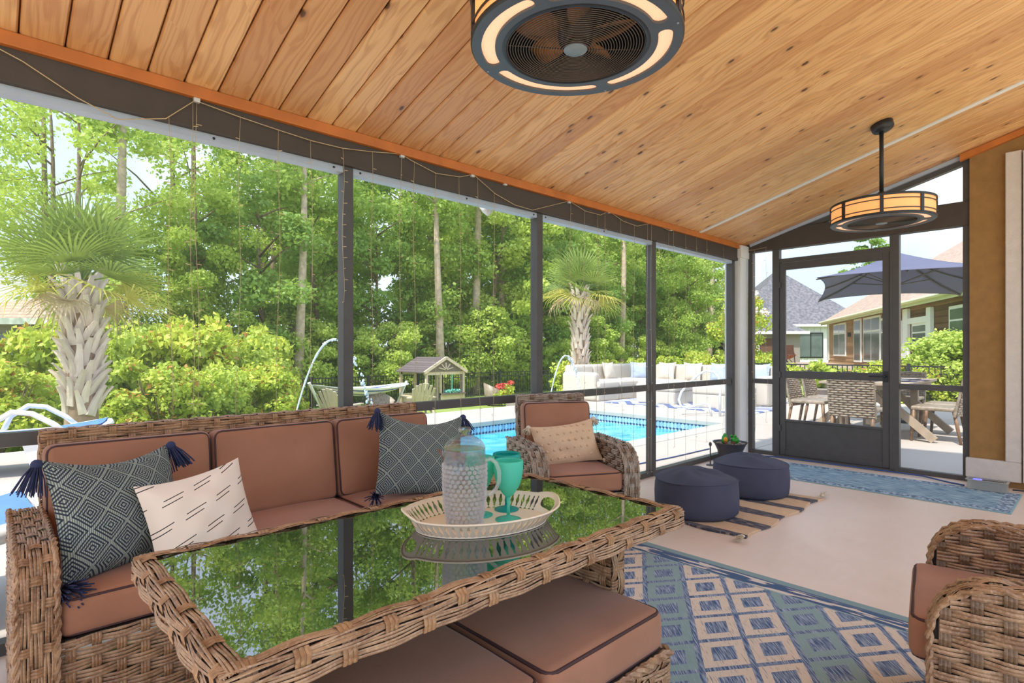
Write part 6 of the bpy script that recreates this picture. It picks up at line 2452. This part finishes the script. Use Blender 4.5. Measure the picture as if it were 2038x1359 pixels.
for sg in (-1, 1):
    for k in range(7):
        f0, f1 = k / 7, (k + 1) / 7
        a = Vector((Wp / 2 + sg * (Wp / 2 + 0.08) * (1 - f0), 0, Hp - 0.04 + (Ap - Hp + 0.06) * f0 + 0.015))
        b = Vector((Wp / 2 + sg * (Wp / 2 + 0.08) * (1 - f1), 0, Hp - 0.04 + (Ap - Hp + 0.06) * f1 + 0.03))
        mb = MB()
        y0, y1 = -0.03, Dp + 0.06
        mb.add([(a.x, y0, a.z), (a.x, y1, a.z), (b.x, y1, b.z - 0.015), (b.x, y0, b.z - 0.015), (a.x, y0, a.z + 0.03), (a.x, y1, a.z + 0.03), (b.x, y1, b.z), (b.x, y0, b.z)],
               [(0, 1, 2, 3), (7, 6, 5, 4), (0, 4, 5, 1), (1, 5, 6, 2), (2, 6, 7, 3), (3, 7, 4, 0)])
        mb.build('roof_plank', 'play_roof', ph_)
# hammock
hm = tag(empty('hammock', (0, 0, 0)), 'white striped hammock on a wooden stand on the lawn', 'hammock')
A_, B_ = onY(620, 766, 12.8), onY(806, 762, 14.2)
mb = MB()
uv_ = []
nn_ = 24
for j in range(nn_ + 1):
    f = j / nn_
    c_ = A_.lerp(B_, f)
    c_.z -= 0.32 * 4 * f * (1 - f)
    wd = 0.10 + 0.42 * math.sin(PI * f) ** 0.5
    for i in range(9):
        u = i / 8 - 0.5
        d = Vector((B_.y - A_.y, -(B_.x - A_.x), 0)).normalized()
        q = c_ - d * (u * 2 * wd)
        q.z += 0.22 * (2 * u) ** 2 * math.sin(PI * f)
        mb.v.append(tuple(q))
        uv_.append((f, i / 8))
for j in range(nn_):
    for i in range(8):
        k = j * 9 + i
        mb.f.append((k, k + 1, k + 10, k + 9))
        mb.mi.append(0)
mb.uvs = uv_
o = mb.build('cloth', 'hammock', hm, smooth=True)
s_ = o.modifiers.new('solid', 'SOLIDIFY')
s_.thickness = 0.006
for P_, Q_ in ((A_, B_), (B_, A_)):
    d = (Q_ - P_).normalized()
    mb = MB()
    foot = P_ + d * 0.62
    foot.z = ground(foot.x, foot.y) + 0.02
    top = P_ - d * 0.08
    top.z += 0.05
    mb.tube([foot, top], 0.04, 8)
    mb.build('stand_arm', 'white_paint', hm)
mb = MB()
fa = A_ + (B_ - A_).normalized() * 0.5
fb = B_ - (B_ - A_).normalized() * 0.5
fa.z = ground(fa.x, fa.y) + 0.05
fb.z = ground(fb.x, fb.y) + 0.05
mb.tube([fa, fb], 0.045, 8)
mb.build('stand_base', 'white_paint', hm)


def adirondack(loc, rz, label):
    root = tag(empty('adirondack_chair', loc, rz), label, 'chair', 'lawn chairs')
    for k in range(7):
        x = -0.27 + k * 0.09
        hgt = 0.95 - 0.9 * x * x * 2.2
        MB().bar((x * 0.8, 0.20, 0.25), (x * 1.15, 0.52, hgt), 0.078, 0.02, up=(0, -1, 0.4)).build('back_slat', 'adirondack', root)
    for k in range(5):
        y = -0.35 + k * 0.11
        MB().box(-0.28, 0.28, y, y + 0.10, 0.36 - k * 0.025, 0.38 - k * 0.025).build('seat_slat', 'adirondack', root)
    for s in (-1, 1):
        MB().box(s * 0.36 - 0.06, s * 0.36 + 0.06, -0.40, 0.35, 0.52, 0.545).build('armrest', 'adirondack', root)
        MB().box(s * 0.34 - 0.02, s * 0.34 + 0.02, -0.36, -0.28, 0.0, 0.52).build('front_leg', 'adirondack', root)
        MB().bar((s * 0.31, -0.34, 0.36), (s * 0.31, 0.55, 0.03), 0.025, 0.11).build('side_rail', 'adirondack', root)


adirondack((9.1, 13.6, ground(9.1, 13.6)), math.radians(165), 'slatted wooden lawn chair in front of the playhouse')
adirondack((6.3, 12.8, ground(6.3, 12.8)), math.radians(120), 'slatted wooden lawn chair beside the hammock')
for k, (x, y, rz, lab) in enumerate(((7.55, 13.0, 10, 'wicker tub chair on the lawn below the hammock'), (12.6, 14.2, 60, 'wicker tub chair at the right end of the playhouse'))):
    e_ = tag(empty('wicker_tub_chair', (x, y, ground(x, y)), math.radians(rz)), lab, 'chair', 'wicker tub chairs on the lawn')
    mb = MB()
    vs_, fs = [], []
    for i in range(17):
        a = math.radians(-20 + 220 * i / 16)
        top = 0.52 + 0.25 * math.sin(math.radians(180 * i / 16))
        for r, z in ((0.30, 0.05), (0.36, 0.30), (0.40, top), (0.36, top), (0.30, 0.34)):
            vs_.append((r * math.cos(a), r * math.sin(a), z))
    for i in range(16):
        for j in range(4):
            q = i * 5 + j
            fs.append((q, q + 5, q + 6, q + 1))
    mb.add(vs_, fs)
    mb.build('shell', 'cane', e_, smooth=True)
    MB().lathe([(0.31, 0.28), (0.32, 0.34), (0.28, 0.36), (0.02, 0.37)], 24).build('seat', 'outdoor_cream', e_, smooth=True)
    for i in range(4):
        a = PI / 4 + i * PI / 2
        mb = MB()
        mb.tube([(0.22 * math.cos(a), 0.22 * math.sin(a), 0.3), (0.27 * math.cos(a), 0.27 * math.sin(a), 0.0)], 0.018, 6)
        mb.build('leg', 'stake', e_)
# potted plant on the deck
pp = tag(empty('potted_plant', (13.6, 4.35, DZ)), 'grey flower pot with green leaves beside the outdoor sectional', 'plant')
MB().lathe([(0.13, 0.0), (0.15, 0.02), (0.19, 0.28), (0.215, 0.28), (0.215, 0.33), (0.18, 0.33), (0.17, 0.28)], 24).build('pot', 'gray_pot', pp, smooth=True)
link('foliage', leaf_mesh('foliage', [(0.16 * math.cos(i * 1.3), 0.16 * math.sin(i * 1.3), 0.42 + 0.06 * i, 0.17) for i in range(8)], 60, 0.13, None, 'leaf_hedge', 71), pp)

# =================================================================== NEIGHBOUR HOUSES
hA, hB = Vector((33.6, 10.4, 0)), Vector((23.2, 4.94, 0))
hd = (hB - hA).normalized()
hC = hB + hd * 9.0
hn = Vector((hd.y, -hd.x, 0))
if hn.dot(-hA) < 0:
    hn = -hn
HZ0, HZ1 = 0.25, 2.62
tanh_ = tag(empty('tan_house', hA), 'tan sided house with a brown shingle roof beyond the dining set', 'house')
LEN = (hC - hA).length


def wp_(s, z, o=0.0):
    return hd * s + hn * o + Vector((0, 0, z))


nb_ = 13
pm = None
bhh = (HZ1 - HZ0) / nb_
for i in range(nb_):
    z = HZ0 + i * bhh
    mb = MB()
    a, b = wp_(0, z, 0.03), wp_(LEN, z, 0.03)
    c, d = wp_(LEN, z + bhh, 0.008), wp_(0, z + bhh, 0.008)
    e, f = wp_(0, z, 0.0), wp_(LEN, z, 0.0)
    mb.add([a, b, c, d, e, f], [(0, 1, 2, 3), (4, 5, 1, 0), (3, 2, 1, 0)])
    mb.build('siding_plank', 'siding', tanh_)
mb = MB()
mb.add([wp_(0, HZ0 - 0.6, 0), wp_(LEN, HZ0 - 0.6, 0), wp_(LEN, HZ1, 0), wp_(0, HZ1, 0), wp_(0, HZ0 - 0.6, -8), wp_(LEN, HZ0 - 0.6, -8), wp_(LEN, HZ1, -8), wp_(0, HZ1, -8)],
       [(0, 1, 2, 3), (5, 4, 7, 6), (4, 0, 3, 7), (1, 5, 6, 2)])
mb.build('wall_core', 'siding', tanh_)
# eave and roof
mb = MB()
ov = 0.30
mb.add([wp_(-0.5, HZ1 - 0.12, ov), wp_(LEN, HZ1 - 0.12, ov), wp_(LEN, HZ1 + 0.06, ov), wp_(-0.5, HZ1 + 0.06, ov), wp_(-0.5, HZ1 - 0.02, 0), wp_(LEN, HZ1 - 0.02, 0)], [(0, 1, 2, 3), (4, 5, 1, 0)])
mb.build('soffit', 'cream_paint', tanh_)
mb = MB()
mb.tube([wp_(-0.5, HZ1 + 0.03, ov + 0.06), wp_(LEN, HZ1 + 0.03, ov + 0.06)], 0.06, 8)
mb.build('gutter', 'cream_paint', tanh_)
RH, RB = 4.6, 6.2
mb = MB()
mb.add([wp_(-0.5, HZ1 + 0.06, ov), wp_(LEN, HZ1 + 0.06, ov), wp_(LEN, HZ1 + RH, -RB), wp_(RB * 1.02, HZ1 + RH, -RB), wp_(-0.5, HZ1 + 0.06, -2 * RB)], [(0, 1, 2, 3), (0, 3, 4)])
mb.build('roof', 'roof_brown', tanh_)


def s_at(px_):
    p = hit(px_, 698, hA, hn)
    return (p - hA).dot(hd)


def z_at(px_, py_):
    return hit(px_, py_, hA, hn).z


def panel(name, px0, px1, py0, py1, mat, o0=0.03, o1=0.07, ref=None, parent=tanh_):
    s0, s1 = s_at(px0), s_at(px1)
    rp = ref or px0
    z0, z1 = z_at(rp, py1), z_at(rp, py0)
    mb = MB()
    vs_ = []
    for o in (o0, o1):
        vs_ += [wp_(s0, z0, o), wp_(s1, z0, o), wp_(s1, z1, o), wp_(s0, z1, o)]
    mb.add(vs_, [(3, 2, 1, 0), (4, 5, 6, 7), (0, 1, 5, 4), (1, 2, 6, 5), (2, 3, 7, 6), (3, 0, 4, 7)])
    return mb.build(name, mat, parent)


def window(px0, px1, py0, py1, cols=2, rows=(0.25,)):
    w_ = panel('window', px0, px1, py0, py1, 'white_paint', 0.03, 0.08)
    s0, s1 = s_at(px0), s_at(px1)
    z0, z1 = z_at(px0, py1), z_at(px0, py0)
    fr = 0.09
    cw_ = (s1 - s0 - fr) / cols
    cuts = [z0 + fr] + [z1 - fr - (z1 - z0) * r for r in rows] + [z1 - fr]
    for i in range(cols):
        for a, b in zip(cuts[:-1], cuts[1:]):
            mb = MB()
            x0, x1 = s0 + fr + cw_ * i, s0 + cw_ * (i + 1)
            b2 = b - (0.05 if b != cuts[-1] else 0)
            vs_ = []
            for o in (0.07, 0.086):
                vs_ += [wp_(x0, a, o), wp_(x1, a, o), wp_(x1, b2, o), wp_(x0, b2, o)]
            mb.add(vs_, [(3, 2, 1, 0), (4, 5, 6, 7), (0, 1, 5, 4), (1, 2, 6, 5), (2, 3, 7, 6), (3, 0, 4, 7)])
            mb.build('pane', 'window_glass', w_)


window(1662, 1686, 646, 708, 2)
panel('corner_board', 1648, 1652, 645, 716, 'white_paint', 0.03, 0.06)
window(1703, 1717, 636, 720, 1)
window(1722, 1756, 633, 720, 2)
window(1757, 1768, 634, 720, 1)
window(1786, 1800, 640, 716, 1)
panel('bay_trim', 1804, 1814, 616, 730, 'white_paint', 0.03, 0.12)
panel('bay_trim', 1852, 1861, 612, 736, 'white_paint', 0.03, 0.12)
panel('bay_trim', 1814, 1852, 634, 645, 'white_paint', 0.03, 0.11)
window(1820, 1850, 644, 690, 1)
window(1895, 1932, 610, 690, 1)
MB().box(0, 0.12, -0.12, 0, 0, 0.2).build('wall_lantern', 'black_metal', tanh_, loc=wp_(s_at(1694), z_at(1694, 670), 0.15))
# stone terrace in front of the tan house
tr_ = tag(empty('stone_terrace', hA), 'low stone terrace wall in front of the tan house', 'terrace wall')
o3 = 3.2
for i in range(22):
    for j in range(3):
        s0 = i * 0.62 + (0.31 if j % 2 else 0)
        mb = MB()
        z0 = HZ0 - 0.55 + j * 0.24
        a0, a1 = s0 + 0.01, s0 + 0.61
        vs_ = []
        for o in (o3 - 0.2, o3 + (0.02 if (i + j) % 3 else 0.035)):
            vs_ += [wp_(a0, z0 + 0.01, o), wp_(a1, z0 + 0.01, o), wp_(a1, z0 + 0.23, o), wp_(a0, z0 + 0.23, o)]
        mb.add(vs_, [(3, 2, 1, 0), (4, 5, 6, 7), (0, 1, 5, 4), (1, 2, 6, 5), (2, 3, 7, 6), (3, 0, 4, 7)])
        mb.build('stone', 'stone', tr_)
mb = MB()
vs_ = []
for o in (0.0, o3 + 0.06):
    vs_ += [wp_(0, HZ0 + 0.16, o), wp_(14, HZ0 + 0.16, o), wp_(14, HZ0 + 0.22, o), wp_(0, HZ0 + 0.22, o)]
mb.add(vs_, [(3, 2, 1, 0), (4, 5, 6, 7), (0, 1, 5, 4), (1, 2, 6, 5), (2, 3, 7, 6), (3, 0, 4, 7)])
mb.build('terrace_cap', 'stone', tr_)
# terrace chairs and red kayak
for k, (s, o, lab) in enumerate(((0.6, 2.2, 'dark folding chair on the stone terrace, nearest the white house'), (2.0, 2.2, 'dark folding chair on the stone terrace in front of the tan window'))):
    p = hA + wp_(s, HZ0 + 0.22, o)
    e_ = tag(empty('folding_chair', p, 0.8 + k), lab, 'chair', 'chairs on the stone terrace')
    MB().box(-0.25, 0.25, -0.25, 0.25, 0.40, 0.44).build('seat', 'dark_wood', e_)
    MB().bar((0, 0.22, 0.42), (0, 0.45, 0.95), 0.5, 0.03, up=(0, -1, 0)).build('back', 'dark_wood', e_)
    for sx in (-1, 1):
        MB().bar((sx * 0.24, -0.25, 0.0), (sx * 0.24, 0.3, 0.6), 0.04, 0.04).build('leg', 'dark_wood', e_)
        MB().bar((sx * 0.24, 0.25, 0.0), (sx * 0.24, -0.2, 0.5), 0.04, 0.04).build('leg', 'dark_wood', e_)
p = hA + wp_(-0.9, HZ0 + 0.45, 2.0)
e_ = tag(empty('red_fire_bowl', p), 'red bowl-shaped object on the terrace in front of the white house', 'bowl')
MB().lathe([(0.05, -0.1), (0.35, 0.0), (0.55, 0.16), (0.56, 0.2), (0.5, 0.18), (0.1, 0.06)], 20).build('bowl', 'red_plastic', e_, smooth=True)
mb = MB()
mb.tube([(0, 0, -0.3), (0, 0, -0.08)], 0.06, 8)
mb.build('stand', 'dark_wood', e_)


# grey-roofed white house
def hip_house(name, P, rz, w, d, hwall, hroof, label, wallm, roofm, z0, plank=True):
    root = tag(empty(name, P, rz), label, 'house')
    MB().box(-w / 2, w / 2, 0, d, z0, hwall).build('wall', wallm, root)
    ov = 0.4
    mb = MB()
    r = min(w, d) / 2
    a = [(-w / 2 - ov, -ov, hwall), (w / 2 + ov, -ov, hwall), (w / 2 + ov, d + ov, hwall), (-w / 2 - ov, d + ov, hwall)]
    if w > d:
        rd = [(-w / 2 + r, d / 2, hwall + hroof), (w / 2 - r, d / 2, hwall + hroof)]
        fs = [(0, 1, 5, 4), (1, 2, 5), (2, 3, 4, 5), (3, 0, 4), (3, 2, 1, 0)]
    else:
        rd = [(0, r, hwall + hroof), (0, d - r, hwall + hroof)]
        fs = [(0, 1, 4), (1, 2, 5, 4), (2, 3, 5), (3, 0, 4, 5), (3, 2, 1, 0)]
    mb.add(a + rd, fs)
    mb.build('roof', roofm, root)
    MB().box(-w / 2 - ov - 0.02, w / 2 + ov + 0.02, -ov - 0.06, -ov, hwall - 0.08, hwall + 0.10).build('fascia', 'white_paint', root)
    if plank:
        k = int(w / 0.42)
        for i in range(k + 1):
            MB().box(-w / 2 + i * w / k - 0.03, -w / 2 + i * w / k + 0.03, -0.03, 0.0, z0, hwall).build('batten', wallm, root)
    return root


vdir = ray(1590, 698)
g1 = hip_house('white_house', (vdir.x * 40, vdir.y * 40, 0), YAW - PI / 2 + math.radians(-8), 9.0, 10.0, 2.9, 4.6, 'white board-and-batten house with a grey shingle roof', 'white_paint', 'roof_gray', -0.4)
w_ = MB().box(-0.1, 1.6, -0.08, 0.0, 0.6, 2.4).build('window', 'black_metal', g1)
for i in range(2):
    MB().box(0.0 + 0.8 * i, 0.72 + 0.8 * i, -0.10, -0.06, 0.68, 2.32).build('pane', 'window_glass', w_)
vdir = ray(1520, 698)
g2 = hip_house('porch_house', (vdir.x * 36, vdir.y * 36, 0), YAW - PI / 2 + math.radians(-8), 4.4, 6.0, 2.25, 2.0, 'low grey-roofed wing with a shaded porch left of the white house', 'gray_pot', 'roof_gray', -0.4, False)
MB().box(-1.6, 0.9, -0.05, 0.02, 0.2, 1.9).build('porch_shade_panel', 'dark_wood', g2)  # flat dark panel, the porch's inner shade put into its colour
for x in (-1.7, -0.4, 1.0):
    MB().box(x - 0.08, x + 0.08, -0.2, -0.05, -0.3, 2.2).build('porch_post', 'white_paint', g2)
g3 = hip_house('brown_house', (-0.42, 23.0, 0), YAW - PI / 2, 5.0, 5.0, 1.95, 0.95, 'brown-roofed house at the left edge beyond the shrubs', 'gray_pot', 'roof_brown', -0.8, False)
MB().box(0.6, 1.6, -0.05, 0.0, 0.5, 1.6).build('window', 'window_glass', g3)
